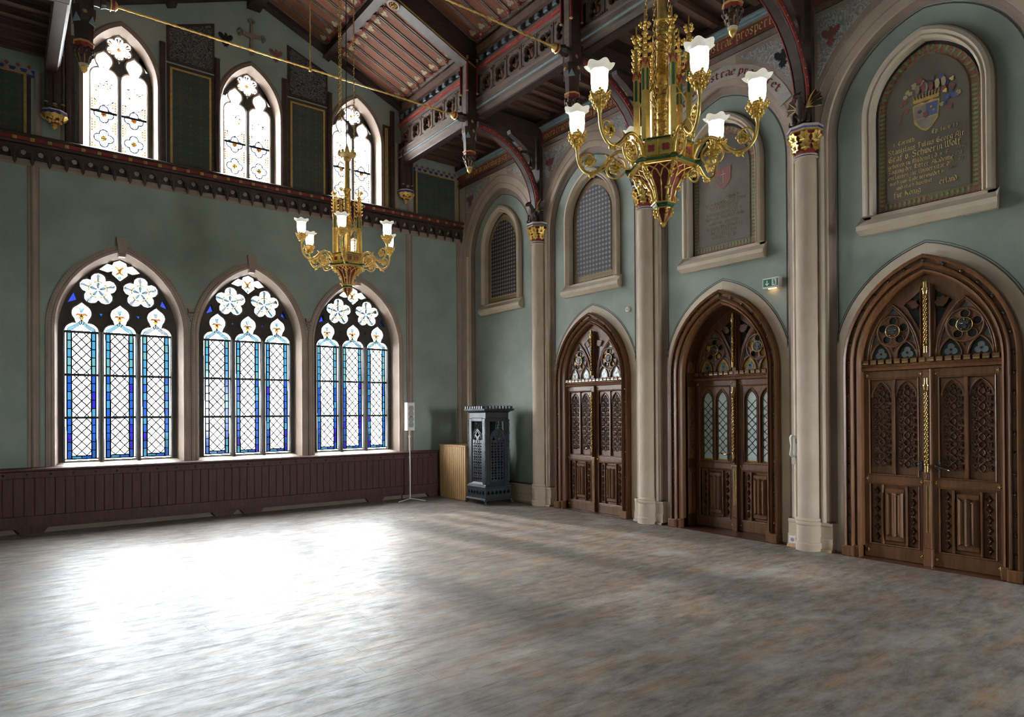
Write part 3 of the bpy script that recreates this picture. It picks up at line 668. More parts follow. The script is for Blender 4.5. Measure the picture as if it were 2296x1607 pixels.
for b in BAYS[:5]:
    i0 = arch_open(.95, AZ, AH-.085, .33, 16); i1 = arch_open(1.02, AZ, AH, .33, 16); i2 = arch_open(.925, AZ, AH-.115, .33, 16); i3 = arch_open(.935, AZ, AH-.103, .33, 16)
    m = lsweep(i0, i1, [(0, -.006), (.5, -.02), (1, -.04), (1, 0), (0, 0)]); lsweep(i2, i3, [(0, -.006), (1, -.006), (1, .002), (0, .002)], 1, m)
    m.build('painted_arch_band', ['stone_brown', 'stone_line'], wr, (-b, 0, 0))
    o0 = arch(1.10, AZ, AH+.09, 14); o1 = arch(1.115, AZ, AH+.105, 14)
    m = lsweep(o0, o1, [(0, -.084), (1, -.084), (1, -.07), (0, -.07)]); 
    o2 = arch(1.225, AZ, AH+.235, 14); o3 = arch(1.25, AZ, AH+.262, 14)
    lsweep(o2, o3, [(0, -.086), (1, -.086), (1, -.07), (0, -.07)], 0, m).build('painted_arch_line', 'stone_shade', wr, (-b, 0, 0))
    # painted spandrels with small eagles
    for sx in (-1, 1):
        A = [p for p in arch(1.25, AZ, AH+.27, 14)]; A = A[:15] if sx < 0 else A[14:]
        A = [p for p in A if p[1] > 5.25]
        P = (A if sx < 0 else list(reversed(A)))
        P = [(p[0], p[1]) for p in P if abs(p[0]) > .28]
        P = P+[(sx*.28, 6.36), (sx*1.16, 6.36), (sx*1.16, P[0][1])]
        MB().prism([(x, z) for x, z in P], -.088, -.075).build('spandrel_border', 'stone_shade', wr, (-b, 0, 0))
        cx_ = sum(p[0] for p in P)/len(P)
        Q = []
        A2 = [p for p in arch(1.30, AZ, AH+.34, 14)]; A2 = A2[:15] if sx < 0 else A2[14:]; A2 = A2 if sx < 0 else list(reversed(A2))
        Q = [p for p in A2 if 5.45 < p[1] < 6.30 and abs(p[0]) < 1.11]
        if len(Q) > 2:
            Q = Q+[(Q[-1][0], 6.31), (sx*1.11, 6.31), (sx*1.11, Q[0][1])]
            MB().prism(Q, -.094, -.08).build('spandrel_ornament', 'spandrel_scroll', wr, (-b, 0, 0))
            eagle(MB(), .25, -.006).build('painted_eagle', 'black' if (b == BAYS[2] and sx > 0) else 'crest_red', wr, (-b+sx*.95, -.094, 6.02))
# red frieze with gilt blackletter, blue-grey cornice moulding
def railx(name, prof, mat, par, a, b, **pr):
    k = len(prof); m = MB().add([(a, p, q) for p, q in prof]+[(b, p, q) for p, q in prof], [(i, (i+1) % k, k+(i+1) % k, k+i) for i in range(k)]+[tuple(range(k)), tuple(range(2*k-1, k-1, -1))])
    return m.build(name, mat, par, **pr)
fr = E('trim_3', (XR, 0, 0), RZ, kind='structure', label='red inscription frieze running above the arches of the door wall', category='frieze')
railx('lower_moulding', [(0,6.47),(-.12,6.47),(-.13,6.44),(-.10,6.38),(0,6.38)], 'timber_brown', fr, -YW, -YB)
railx('red_field', [(0,6.66),(-.10,6.66),(-.10,6.47),(0,6.47)], 'frieze_red', fr, -YW, -YB)
railx('gilt_line', [(0,6.655),(-.104,6.655),(-.104,6.645),(0,6.645)], 'gilt_paint', fr, -YW, -YB)
railx('gilt_line', [(0,6.485),(-.104,6.485),(-.104,6.475),(0,6.475)], 'gilt_paint', fr, -YW, -YB)
railx('blue_moulding', [(0,6.74),(-.17,6.74),(-.17,6.72),(-.13,6.71),(-.13,6.69),(-.11,6.68),(-.11,6.66),(0,6.66)], 'pale_blue', fr, -YW, -YB)
railx('dark_moulding', [(0,6.83),(-.19,6.83),(-.19,6.74),(0,6.74)], 'timber', fr, -YW, -YB)
# ---- blackletter drawn with a slanted pen
GL = {
'a': [[(.05,.55),(.25,.7),(.4,.55),(.4,.1),(.5,0)],[(.4,.4),(.1,.28),(.1,.1),(.2,0),(.4,.15)]], 'b': [[(.1,1),(.1,.1),(.25,0),(.42,.15),(.42,.5),(.28,.7),(.1,.55)]],
'c': [[(.42,.58),(.25,.7),(.1,.52),(.1,.12),(.25,0),(.42,.1)]], 'd': [[(.08,1),(.4,.7),(.42,.15),(.25,0),(.1,.12),(.1,.5),(.25,.62),(.4,.55)]],
'e': [[(.12,.3),(.42,.5),(.27,.7),(.1,.52),(.1,.12),(.25,0),(.42,.1)]], 'f': [[(.45,.92),(.3,1),(.18,.85),(.18,-.2)],[(.05,.62),(.4,.66)]], 'g': [[(.42,.6),(.25,.7),(.1,.55),(.1,.2),(.25,.06),(.42,.2)],[(.42,.68),(.42,-.12),(.25,-.28),(.08,-.18)]],
'h': [[(.1,1),(.1,0)],[(.1,.5),(.28,.7),(.42,.55),(.42,.1),(.3,-.2)]], 'i': [[(.08,.6),(.16,.68),(.16,.1),(.26,0)],[(.14,.85),(.2,.92)]], 'j': [[(.2,.68),(.2,-.1),(.05,-.25)],[(.18,.85),(.24,.92)]],
'k': [[(.1,1),(.1,0)],[(.1,.4),(.4,.66)],[(.18,.42),(.42,0)]], 'l': [[(.12,1),(.12,.1),(.25,0)]], 'm': [[(.05,.6),(.12,.68),(.12,0)],[(.12,.5),(.26,.7),(.36,.58),(.36,0)],[(.36,.5),(.5,.7),(.6,.58),(.6,.1),(.7,0)]],
'n': [[(.05,.6),(.12,.68),(.12,0)],[(.12,.5),(.28,.7),(.4,.58),(.4,.1),(.5,0)]], 'o': [[(.25,0),(.1,.15),(.1,.5),(.25,.7),(.42,.52),(.42,.15),(.25,0)]], 'p': [[(.12,.72),(.12,-.28)],[(.12,.5),(.28,.7),(.42,.52),(.42,.15),(.28,0),(.12,.12)]],
'q': [[(.42,.7),(.42,-.28)],[(.42,.55),(.25,.7),(.1,.52),(.1,.15),(.25,0),(.42,.12)]], 'r': [[(.06,.6),(.14,.68),(.14,.05),(.22,0)],[(.14,.5),(.28,.68),(.4,.6)]], 's': [[(.4,.6),(.25,.7),(.12,.55),(.38,.2),(.25,0),(.08,.1)]],
't': [[(.16,.9),(.16,.1),(.28,0),(.38,.06)],[(.05,.66),(.36,.66)]], 'u': [[(.06,.62),(.14,.68),(.14,.12),(.25,0),(.4,.12)],[(.4,.68),(.4,.1),(.5,0)]], 'v': [[(.06,.62),(.14,.7),(.14,.15),(.28,0),(.42,.2),(.42,.55),(.32,.72)]],
'w': [[(.06,.62),(.14,.7),(.14,.12),(.24,0),(.36,.12)],[(.36,.7),(.36,.12),(.48,0),(.62,.18),(.62,.55),(.54,.72)]], 'x': [[(.08,.68),(.4,0)],[(.4,.66),(.1,.02)]], 'y': [[(.1,.7),(.14,.2),(.28,.1),(.42,.25)],[(.42,.7),(.42,-.05),(.15,-.28)]], 'z': [[(.08,.64),(.38,.66),(.1,.3),(.36,.16),(.3,-.1),(.08,-.2)]],
'.': [[(.1,.02),(.16,.1)]], ':': [[(.1,.02),(.16,.1)],[(.1,.45),(.16,.53)]], '-': [[(.08,.3),(.3,.42)]], ',': [[(.14,.08),(.06,-.1)]], ' ': [],
'1': [[(.08,.6),(.2,.75),(.2,0)]], '2': [[(.08,.55),(.22,.72),(.38,.55),(.08,.04),(.4,.04)]], '3': [[(.08,.66),(.25,.74),(.36,.58),(.2,.42),(.38,.25),(.25,.0),(.06,.08)]], '4': [[(.34,0),(.34,.74),(.06,.24),(.45,.24)]], '5': [[(.4,.72),(.14,.72),(.12,.42),(.32,.42),(.38,.18),(.22,0),(.06,.08)]], '6': [[(.36,.68),(.14,.45),(.1,.15),(.24,0),(.4,.15),(.36,.36),(.12,.3)]],
'7': [[(.06,.7),(.4,.7),(.16,0)]], '8': [[(.24,.4),(.08,.56),(.24,.74),(.4,.56),(.08,.18),(.24,0),(.4,.18),(.24,.4)]], '9': [[(.38,.42),(.14,.36),(.1,.58),(.24,.74),(.4,.58),(.38,.25),(.14,0)]], '0': [[(.24,0),(.08,.2),(.08,.54),(.24,.74),(.4,.54),(.4,.2),(.24,0)]],
'A': [[(.05,.2),(.15,.05),(.3,.9),(.45,1)],[(.45,1),(.6,.9),(.6,.1),(.75,0)],[(.2,.42),(.6,.42)]], 'B': [[(.1,.9),(.2,1),(.2,.05),(.4,-.02),(.65,.12),(.62,.42),(.3,.52),(.58,.66),(.55,.92),(.35,1.02),(.2,.9)],[(.36,.9),(.36,.1)]], 'C': [[(.65,.85),(.45,1),(.15,.75),(.12,.25),(.35,0),(.65,.12)],[(.4,.95),(.36,.1)]], 'D': [[(.1,.85),(.3,1),(.6,.85),(.7,.5),(.6,.12),(.35,0),(.12,.12)],[(.25,.95),(.22,.08)],[(.4,.9),(.38,.1)]],
'E': [[(.65,.88),(.42,1),(.15,.78),(.12,.25),(.35,0),(.65,.12)],[(.15,.52),(.55,.58)],[(.4,.92),(.38,.1)]], 'F': [[(.65,.9),(.35,1),(.2,.8),(.3,.1),(.1,0)],[(.15,.5),(.55,.55)]], 'G': [[(.65,.85),(.42,1),(.14,.75),(.12,.25),(.35,0),(.65,.1),(.65,.5),(.45,.45)],[(.36,.92),(.34,.1)]], 'I': [[(.5,.9),(.25,1),(.3,.5),(.3,.1),(.1,0)]], 'J': [[(.6,.9),(.25,1),(.38,.6),(.38,0),(.15,-.2)]], 'K': [[(.2,1),(.2,0)],[(.2,.5),(.6,.95)],[(.32,.55),(.65,.0)],[(.05,.55),(.4,.5)]],
'M': [[(.05,.1),(.2,.05),(.2,.9),(.35,1),(.45,.85),(.45,.05)],[(.45,.85),(.65,1),(.75,.85),(.75,.1),(.88,0)]], 'N': [[(.1,.05),(.2,.1),(.2,.9),(.35,1),(.6,.1),(.6,.9),(.7,1)]], 'P': [[(.1,.9),(.22,1),(.22,-.1)],[(.22,.85),(.45,1.02),(.66,.8),(.62,.5),(.4,.4),(.22,.5)],[(.4,.9),(.38,.5)]], 'R': [[(.1,.9),(.22,1),(.22,0)],[(.22,.85),(.45,1.02),(.64,.8),(.58,.55),(.3,.5),(.5,.15),(.7,0)],[(.38,.9),(.36,.15)]],
'S': [[(.62,.85),(.42,1),(.15,.85),(.22,.6),(.58,.4),(.55,.1),(.3,-.02),(.08,.12)]], 'T': [[(.1,.8),(.3,1),(.65,.92)],[(.55,.85),(.2,.65),(.14,.25),(.35,0),(.65,.12)],[(.42,.9),(.4,.1)]], 'U': [[(.08,.85),(.2,1),(.15,.25),(.35,0),(.58,.15)],[(.5,1),(.58,.9),(.58,.1),(.7,0)]], 'V': [[(.06,.85),(.2,1),(.18,.15),(.38,0),(.64,.3),(.6,.8),(.45,1)],[(.36,.8),(.36,.1)]],
'W': [[(.05,.85),(.16,1),(.16,.12),(.3,0),(.45,.15)],[(.4,1),(.46,.9),(.46,.12),(.6,0),(.8,.25),(.78,.75),(.66,1)]], 'Z': [[(.1,.85),(.3,1),(.62,.88),(.2,.5),(.55,.35),(.5,.05),(.1,.0)]], 'Ö': [[(.3,0),(.1,.3),(.1,.7),(.3,1),(.6,.7),(.6,.3),(.3,0)]],
}
GL['ö'] = GL['o']+[[(.12,.85),(.18,.92)],[(.32,.85),(.38,.92)]]; GL['ä'] = GL['a']+[[(.12,.85),(.18,.92)],[(.32,.85),(.38,.92)]]; GL['ü'] = GL['u']+[[(.12,.85),(.18,.92)],[(.34,.85),(.4,.92)]]
def adv(ch): return {' ': .28, '.': .26, ':': .28, ',': .24, 'i': .34, 'l': .34, 'j': .34, 'm': .78, 'w': .74, 'M': .95, 'W': .95, 'I': .6}.get(ch, .78 if ch.isupper() else .52)
def textw(t, h): return sum(adv(c) for c in t)*h
def letters(mb, t, x, z, h, wd=.115, y=-.003, fn=None, mi=0):
    nx, nz = math.cos(.72)*wd*h/2, math.sin(.72)*wd*h/2
    for ch in t:
        for st in GL.get(ch, []):
            for a, b in zip(st[:-1], st[1:]):
                q = [(x+a[0]*h-nx, z+a[1]*h-nz), (x+a[0]*h+nx, z+a[1]*h+nz), (x+b[0]*h+nx, z+b[1]*h+nz), (x+b[0]*h-nx, z+b[1]*h-nz)]
                if fn: q = [fn(*p) for p in q]
                mb.add([(p[0], y, p[1]) for p in q]+[(p[0], y+.003, p[1]) for p in q], [(0,1,2,3),(0,4,5,1),(2,6,7,3),(1,5,6,2),(3,7,4,0)], mi)
        x += adv(ch)*h
    return x
for b, t in ((BAYS[0], 'sub fide brandenburgisch ritterschaft'), (BAYS[1], 'opera cruenta et arma pro regno oratum'), (BAYS[2], 'J. R. Patriae nostrae prosperitati'), (BAYS[3], 'Patriae nostrae defensoribus')):
    h = .128; wt = textw(t, h); s = min(1, 2.2/wt); m = MB()
    letters(m, t, -wt*s/2, 6.52, h*1.0 if s == 1 else h*s, .13); m.build('lettering', 'lettering_gold', fr, (-b, -.104, 0), label='gilt blackletter', kind='stuff')
# scroll with red lettering on the arch of the third bay
m = MB(); Rr = 1.14; zc0 = AZ+.02; sc0 = 1.14
pts0 = [(-1.0*math.cos(a)*1.035, zc0+1.0*math.sin(a)*1.225) for a in [math.radians(28+124*k/22) for k in range(23)]]
pts1 = [(-1.0*math.cos(a)*1.20, zc0+1.0*math.sin(a)*1.40+(.03 if k == 12 else 0)) for k, a in enumerate([math.radians(28+124*k/22) for k in range(23)])]
lsweep(pts0, pts1, [(0, -.006), (1, -.006), (1, 0), (0, 0)], 0, m)
t = 'J. Patriae nostrae prosperet.'; wt = textw(t, .16)
def bend(x, z):
    f = (x+wt/2)/wt; a = math.radians(34+112*f); k = .30+z/.16*.55
    return (-math.cos(a)*(1.035+.165*k), zc0+math.sin(a)*(1.225+.175*k))
letters(m, t, -wt/2, .0, .16, .16, -.010, bend, 1)
m.build('inscribed_scroll', ['scroll_white', 'lettering_red'], wr, (-BAYS[2], -.086, 0), label='pale scroll with red blackletter')
# ---- baseboard
bb = E('baseboard_right', (XR, 0, 0), RZ, kind='structure', label='pale stone baseboard along the foot of the door wall', category='baseboard')
edges = [-YW]
for b in BAYS[1:4]: edges += [-b-.975, -b+.975]
edges += [-YB]
for k in range(0, len(edges), 2):
    a, b2 = edges[k], edges[k+1]
    railx('stone_course', [(0,.335),(-.095,.335),(-.10,.325),(-.10,.30),(-.09,.295),(-.09,.16),(-.105,.155),(-.105,.03),(0,.03)], 'stone_pale', bb, a, b2)
    railx('wooden_fillet', [(0,.03),(-.125,.03),(-.135,.0),(0,.0)], 'pine' if k % 4 == 0 else 'oak', bb, a, b2)
    railx('painted_line', [(0,.352),(-.082,.352),(-.082,.345),(0,.345)], 'stone_line', bb, a, b2)
# ---- niches above the doors
def niche(b, kind, lab):
    e = RW('wall_niche', b, kind='thing', label=lab, category='wall panel', group='framed panels above the doors')
    i, o = arch_open(.52, 4.93, .66, 3.84, 12), arch_open(.63, 4.93, .79, 3.84, 12)
    lsweep(i, o, [(0, .06), (0, -.045), (.18, -.07), (.35, -.055), (.55, -.085), (.85, -.075), (1, -.05), (1, .0)]).build('stone_frame', 'stone_pale', e)
    lsweep(arch_open(.61, 4.93, .77, 3.84, 12), arch_open(.648, 4.93, .808, 3.84, 12), [(0,-.006),(1,-.006),(1,.002),(0,.002)]).build('painted_outline', 'stone_brown', e)
    MB().add([(-.67,-.12,3.73),(.67,-.12,3.73),(.60,.06,3.855),(-.60,.06,3.855),(-.67,-.12,3.68),(.67,-.12,3.68),(.65,-.06,3.63),(-.65,-.06,3.63),(-.65,0,3.63),(.65,0,3.63),(.66,0,3.85),(-.66,0,3.85)],
        [(0,1,2,3),(4,5,1,0),(7,6,5,4),(8,9,6,7),(0,3,11),(1,10,2),(4,0,11,8,7),(1,5,6,9,10),(8,11,10,9)]).build('sill', 'stone_pale', e)
    MB().prism(arch_open(.53, 4.93, .67, 3.83, 12), .055, .075).build('black_ground', 'black', e)
    a, c = arch_open(.40, 4.93, .525, 3.955, 12), arch_open(.485, 4.93, .615, 3.87, 12)
    a[0] = (-.40, 3.955); 
    bm = MB().prism(arch_open(.49, 4.93, .62, 3.87, 12), .046, .056); bm.build('border', 'border_leaf' if kind == 'text' else 'border_ochre', e)
    MB().prism(arch_open(.405, 4.93, .53, 3.955, 12), .040, .047).build('thin_line', 'gilt_paint' if kind != 'text' else 'stone_brown', e)
    MB().prism(arch_open(.398, 4.93, .522, 3.963, 12), .034, .041).build('field', 'lattice_panel' if kind != 'text' else 'panel_ground', e)
    return e
niche(BAYS[0], 'lat', 'stone-framed panel with dark quatrefoil lattice above the cast iron stove'); niche(BAYS[1], 'lat', 'stone-framed panel with dark quatrefoil lattice above the door nearest the stove')
def inscr(e, lines, mat, z0, dz):
    for k, (t, h, x) in enumerate(lines):
        if not t: continue
        wt = textw(t, h); s = min(1.0, .74/wt); m = MB(); letters(m, t, x if x is not None else -wt*s/2, z0-dz*k, h*s, .13); m.build('lettering', mat, e, (0, .033, 0), label='faded gilt blackletter', kind='stuff')
def leafborder(e):
    mm = MB()
    for sx in (-1, 1): mm.prism([(0,0),(sx*.022,.004),(sx*.030,.026),(sx*.012,.022),(0,.034)], -.004, 0)
    me = mm.mesh('border_leaf', 'leaf_green'); z = 3.93
    while z < 4.95:
        for sx in (-1, 1): O('border_leaf', me, e, (sx*.445, .046, z))
        z += .048
    x = -.40
    while x < .40: O('border_leaf', me, e, (x, .046, 3.912), (0, PI/2 if x > 0 else -PI/2, 0)); x += .048
    P = arch(.445, 4.95, .57, 10)
    for k in range(1, len(P)-1):
        an = math.atan2(P[k+1][1]-P[k-1][1], P[k+1][0]-P[k-1][0]); O('border_leaf', me, e, (P[k][0], .046, P[k][1]), (0, -(an-PI/2) if P[k][0] <= 0 else -(an+PI/2), 0))
n4 = niche(BAYS[3], 'text', 'memorial panel with crowned coat of arms and gilt inscription above the largest door')
leafborder(n4)
inscr(n4, [('1. Corinth:', .045, -.33)], 'lettering_gold', 4.56, .1); inscr(n4, [('Ep. 16. v. 13.', .045, .05)], 'lettering_gold', 4.585, .1)
inscr(n4, [('Stanislaus Julius Georg Alr', .060, -.385), ('Graf v. Schwerin Wolf', .066, -.385)], 'lettering_gold', 4.475, .080)
inscr(n4, [('geboren zu Mildenitz d. 8. F', .046, -.385), ('Zögling der Ritter-Akademie', .046, -.385), ('entlassen zur Universität d.', .046, -.385), ('ward zum Tode verwundet b', .041, -.37), ('und starb daselbst', .041, -.30)], 'lettering_gold', 4.325, .062)
inscr(n4, [('für König', .06, -.33)], 'lettering_gold', 3.995, .07); inscr(n4, [('erland.', .056, .12)], 'lettering_gold', 4.03, .07)
inscr(n4, [('1846', .04, .28), ('z. 1870.', .042, .2), ('am . Der', .044, .2), ('1870', .038, .2)], 'lettering_faded', 4.35, .062)
m = MB().prism([(-.13,.13),(-.05,.15),(0,.13),(.05,.15),(.13,.13),(.115,-.06),(.05,-.14),(0,-.17),(-.05,-.14),(-.115,-.06)], -.004, 0, mi=2)
m.prism([(-.115,.115),(0,.118),(0,-.02),(-.11,-.02)], -.007, 0, mi=0).prism([(0,.118),(.115,.115),(.105,-.02),(0,-.02)], -.007, 0, mi=1).prism([(-.105,-.03),(.105,-.03),(.045,-.125),(0,-.15),(-.045,-.125)], -.007, 0, mi=0)
m.prism([(-.028,.03),(.028,.03),(.024,-.02),(0,-.036),(-.024,-.02)], -.010, 0, mi=3).prism(circ(.05,.07,.012,8), -.010, 0, mi=2).prism(circ(.075,.03,.012,8), -.010, 0, mi=2).prism(circ(-.06,.055,.02,8), -.010, 0, mi=3)
m.build('painted_shield', ['crest_faded', 'crest_blue', 'gilt_paint', 'crest_red'], n4, (0, .034, 4.80))
m = MB().prism([(-.12,.0),(.12,.0),(.13,.035),(-.13,.035)], -.005, 0)
for k in range(9): m.bar((-.112+.028*k, .035), (-.125+.0312*k, .075), .010, -.005, 0).prism(circ(-.125+.0312*k, .082, .012, 8), -.006, 0, mi=1)
m.build('painted_crown', ['gilt_paint', 'crest_faded'], n4, (0, .034, 4.955))
rr = random.Random(5)
for k in range(44):
    sx = -1 if k % 2 else 1; a = rr.uniform(-.6, 1.9); r = rr.uniform(.16, .29)
    p = (sx*r*math.cos(a)*1.05, 4.92+.95*r*math.sin(a)+.03)
    if abs(p[0]) > .34 or p[1] > 5.30: continue
    MB().prism(foil(p[0], p[1], rr.choice((3, 4, 5)), .012, rr.uniform(.0115, .016), rr.uniform(0, 3)), -.003, 0).build('mantling', ('crest_blue', 'crest_blue', 'lettering_faded', 'crest_red', 'lettering_gold')[k//2 % 5] if sx > 0 else ('crest_red', 'lettering_faded', 'panel_ground', 'crest_red')[k//2 % 4], n4, (0, .034-.00015*k, 0))
for sx, mm in ((-.02, 'crest_red'), (.05, 'crest_red'), (-.08, 'crest_faded'), (.0, 'crest_faded'), (.11, 'lettering_faded'), (.17, 'lettering_faded')):
    MB().prism([(sx-.012,5.045),(sx+.012,5.045),(sx+.024,5.09),(sx+.018,5.13),(sx-.002,5.145),(sx-.022,5.125),(sx-.020,5.08)], -.004, 0).build('crest_plume', mm, n4, (0, .0265-.004*abs(sx), 0))
n3 = niche(BAYS[2], 'text', 'faded memorial panel with plain red shield behind the near chandelier')
leafborder(n3)
inscr(n3, [('Ephes. 6. 13.', .04, .02), ('Alexander Friedrich August', .052, None), ('Graf von Arnoldt', .056, None), ('geboren zu Peterwitz 1845', .045, None), ('Zögling der Ritter-Akademie', .044, None), ('entlassen Ostern 1863', .044, None), ('im Kampf fürs Vaterland', .046, None), ('bei Mars la Tour', .052, None), ('den 16. Aug. 1870', .05, None)], 'lettering_faded', 4.56, .066)
MB().prism([(-.12,.13),(.12,.13),(.115,-.05),(.05,-.13),(0,-.16),(-.05,-.13),(-.115,-.05)], -.004, 0, mi=0).bar((.0,.09), (.0,-.09), .012, -.007, 0, 1).bar((-.04,.04), (.04,.04), .012, -.007, 0, 1).bar((-.09,.02), (-.02,-.10), .03, -.006, 0, 2).build('painted_shield', ['crest_red', 'lettering_faded', 'panel_ground'], n3, (.0, .034, 4.85))
# ---- engaged columns
def column(y, lab):
    e = E('column', (7.665, y, 0), 0, kind='structure', label=lab, category='column')
    m = MB().lathe([(.150,0),(.150,.085),(.146,.095),(.137,.10),(.137,.30),(.145,.315),(.145,.335),(.135,.345),(.142,.36),(.138,.375),(.126,.39)], 20)
    m.build('base', 'stone', e)
    MB().lathe([(.125,.38),(.125,4.69)], 24).build('shaft', 'stone', e)
    m = MB().lathe([(.126,4.66),(.140,4.665),(.143,4.675),(.138,4.685),(.130,4.69),(.141,4.70),(.130,4.712)], 20, mis=[0,0,1,1,0,0]); m.build('necking', ['stone_pale', 'blue_paint'], e)
    MB().lathe([(.125,4.705),(.120,4.74),(.128,4.83),(.165,4.93),(.19,4.955)], 16).build('bell', 'red_paint', e)
    lf = MB()
    P = [(0,-.075),(.035,-.05),(.06,-.055),(.05,-.015),(.075,.02),(.045,.03),(.035,.07),(.0,.055),(-.035,.07),(-.045,.03),(-.075,.02),(-.05,-.015),(-.06,-.055),(-.035,-.05)]
    lf.prism(P, -.012, .008); 
    for k in range(5):
        a = -PI/2+(k-2)*.75+PI; lf.tube([(0,-.014,-.03),(.05*math.sin((k-2)*.8),-.022,-.03+.075*math.cos((k-2)*.8))], [.008,.003], 5)
    lm = lf.mesh('leaf', 'gold')
    for row, (z, r, n, tilt, s) in enumerate(((4.80,.142,7,.12,.85),(4.895,.172,8,.42,.95))):
        for k in range(n):
            a = 2*PI*(k+.5*row)/n
            O('leaf', lm, e, (r*math.cos(a), r*math.sin(a), z), (tilt, 0, a+PI/2), (s, s, s))
    m = MB()
    for (r0, z0, r1, z1, mi) in ((.175,4.955,.205,4.97,0),(.205,4.97,.205,4.985,0),(.200,4.985,.212,5.005,1),(.215,5.005,.215,5.03,2),(.215,5.03,.19,5.045,2)):
        m.lathe([(r0,z0),(r1,z1)], 8, mi=mi, sm=False, rot=PI/8)
    m.build('abacus', ['gilt_paint', 'blue_paint', 'stone_pale'], e)
    # stepped pier behind the column
    return e
cl = ['round engaged column next to the cast iron stove', 'round engaged column between the two smaller doors', 'round engaged column carrying the white intercom', 'round engaged column nearest the viewer beyond the largest door']
for y, l in zip(COLS[:4], cl): column(y, l)
for y in COLS[:4]+(11.62,):
    m = MB(); strip(m, -.20, -.13, .34, 4.9, .03); strip(m, .13, .20, .34, 4.9, .03); m.build('pier_moulding', 'stone_pale', wr, (-y, -.08, 0))
# ================================================================ carved oak doors
ST = MB().ball((0,0,0), .017, 8, 5, sc=(1,.8,1))
for k in range(4): ST.ball((.017*math.cos(k*PI/2), .004, .017*math.sin(k*PI/2)), .010, 6, 4)
ST.ball((0,-.012,0), .007, 6, 4)
ST = ST.mesh('stud', 'iron_knob')
CR = MB()
for k in range(4): CR.ball((.012*math.cos(k*PI/2), 0, .012*math.sin(k*PI/2)), .008, 6, 4)
CR = CR.ball((0,-.004,0), .007, 6, 4).mesh('brass_cross', 'brass')
def spiral(z0, z1, r=.020):       # twisted rod: round core with two wound threads
    m = MB().lathe([(r*.6, z0), (r*.6, z1)], 10); n = int((z1-z0)/.008)
    for ph in (0, PI):
        m.tube([(r*.75*math.cos(ph+k*.008/.095*2*PI), r*.75*math.sin(ph+k*.008/.095*2*PI), z0+k*.008) for k in range(n+1)], r*.50, 6)
    return m
def vine_mesh():
    m = MB(); H = .86; n = 90
    for ph in (0, PI):
        m.tube([(.030*math.sin(2*PI*k/n*5.5+ph), -.012+.007*math.cos(2*PI*k/n*11+ph), .03+H*k/n) for k in range(n+1)], .0075, 6)
    rr = random.Random(2)
    for k in range(11):
        z = .07+k*.078
        for sx in (-1, 1):
            if (k+(sx > 0)) % 3 == 1:      # bunch of grapes
                for a in range(4):
                    for b in range(3):
                        m.ball((sx*(.048+.013*b+.006*(a % 2)), -.012, z+.022-.014*a), .0085, 6, 4)
            else:
                for (dx, dz, r) in ((.052,.0,.019),(.070,.014,.015),(.064,-.022,.014),(.040,.022,.012)):
                    m.ball((sx*dx, -.008, z+dz+rr.uniform(-.004,.004)), r, 7, 5, sc=(1.1,.75,1.2 if dz > 0 else .85))
                m.tube([(sx*.022,-.008,z-.01),(sx*.052,-.012,z)], .005, 5)
    m.sweep([(0,.94),(-.03,.905),(0,.87),(.03,.905)], [(0,0),(.006,-.014),(.012,0)], closed=True)
    return m.mesh('vine_carving', 'oak_dark')
VINE = vine_mesh()
LZ = MB().add([(0,0,.05),(-.035,0,0),(0,0,-.05),(.035,0,0),(0,-.022,.022),(-.016,-.022,0),(0,-.022,-.022),(.016,-.022,0),(0,-.012,0)], [(0,1,5,4),(1,2,6,5),(2,3,7,6),(3,0,4,7),(4,5,8),(5,6,8),(6,7,8),(7,4,8)]).mesh('lozenge', 'oak_dark')
LZB = MB().ball((-.010,-.012,0), .006, 6, 4).ball((.010,-.012,0), .006, 6, 4).mesh('brass_pin', 'brass')
def linen():
    m = MB(); W, z0, z1, n = .095, .02, .53, 36; R = []
    for k in range(n+1):
        u = -1+2*k/n; d = -.012-.020*abs(math.cos(u*PI*1.5))-.012*(1-abs(u)); e = .022*math.cos(u*PI*2)
        R.append((u*W, d, e))
    vs = [(x, d, z0+.02-e*.6) for x, d, e in R]+[(x, d, z1-.02+e*.6) for x, d, e in R]; k = n+1
    vs += [(x, .01, z0+.02-e*.6) for x, d, e in R]+[(x, .01, z1-.02+e*.6) for x, d, e in R]
    m.add(vs, [(i, i+1, k+i+1, k+i) for i in range(n)]+[(i, 2*k+i, 2*k+i+1, i+1) for i in range(n)]+[(k+i, k+i+1, 3*k+i+1, 3*k+i) for i in range(n)])
    for q, s in ((z0, -1), (z1, 1)):
        m.tube([(x*.72, d-.003, q-s*.035+s*e*.55) for x, d, e in R[4:-4]], .0022, 4, mi=1)
    return m.mesh('linenfold_panel', ['oak', 'brass'])
LINEN = linen()
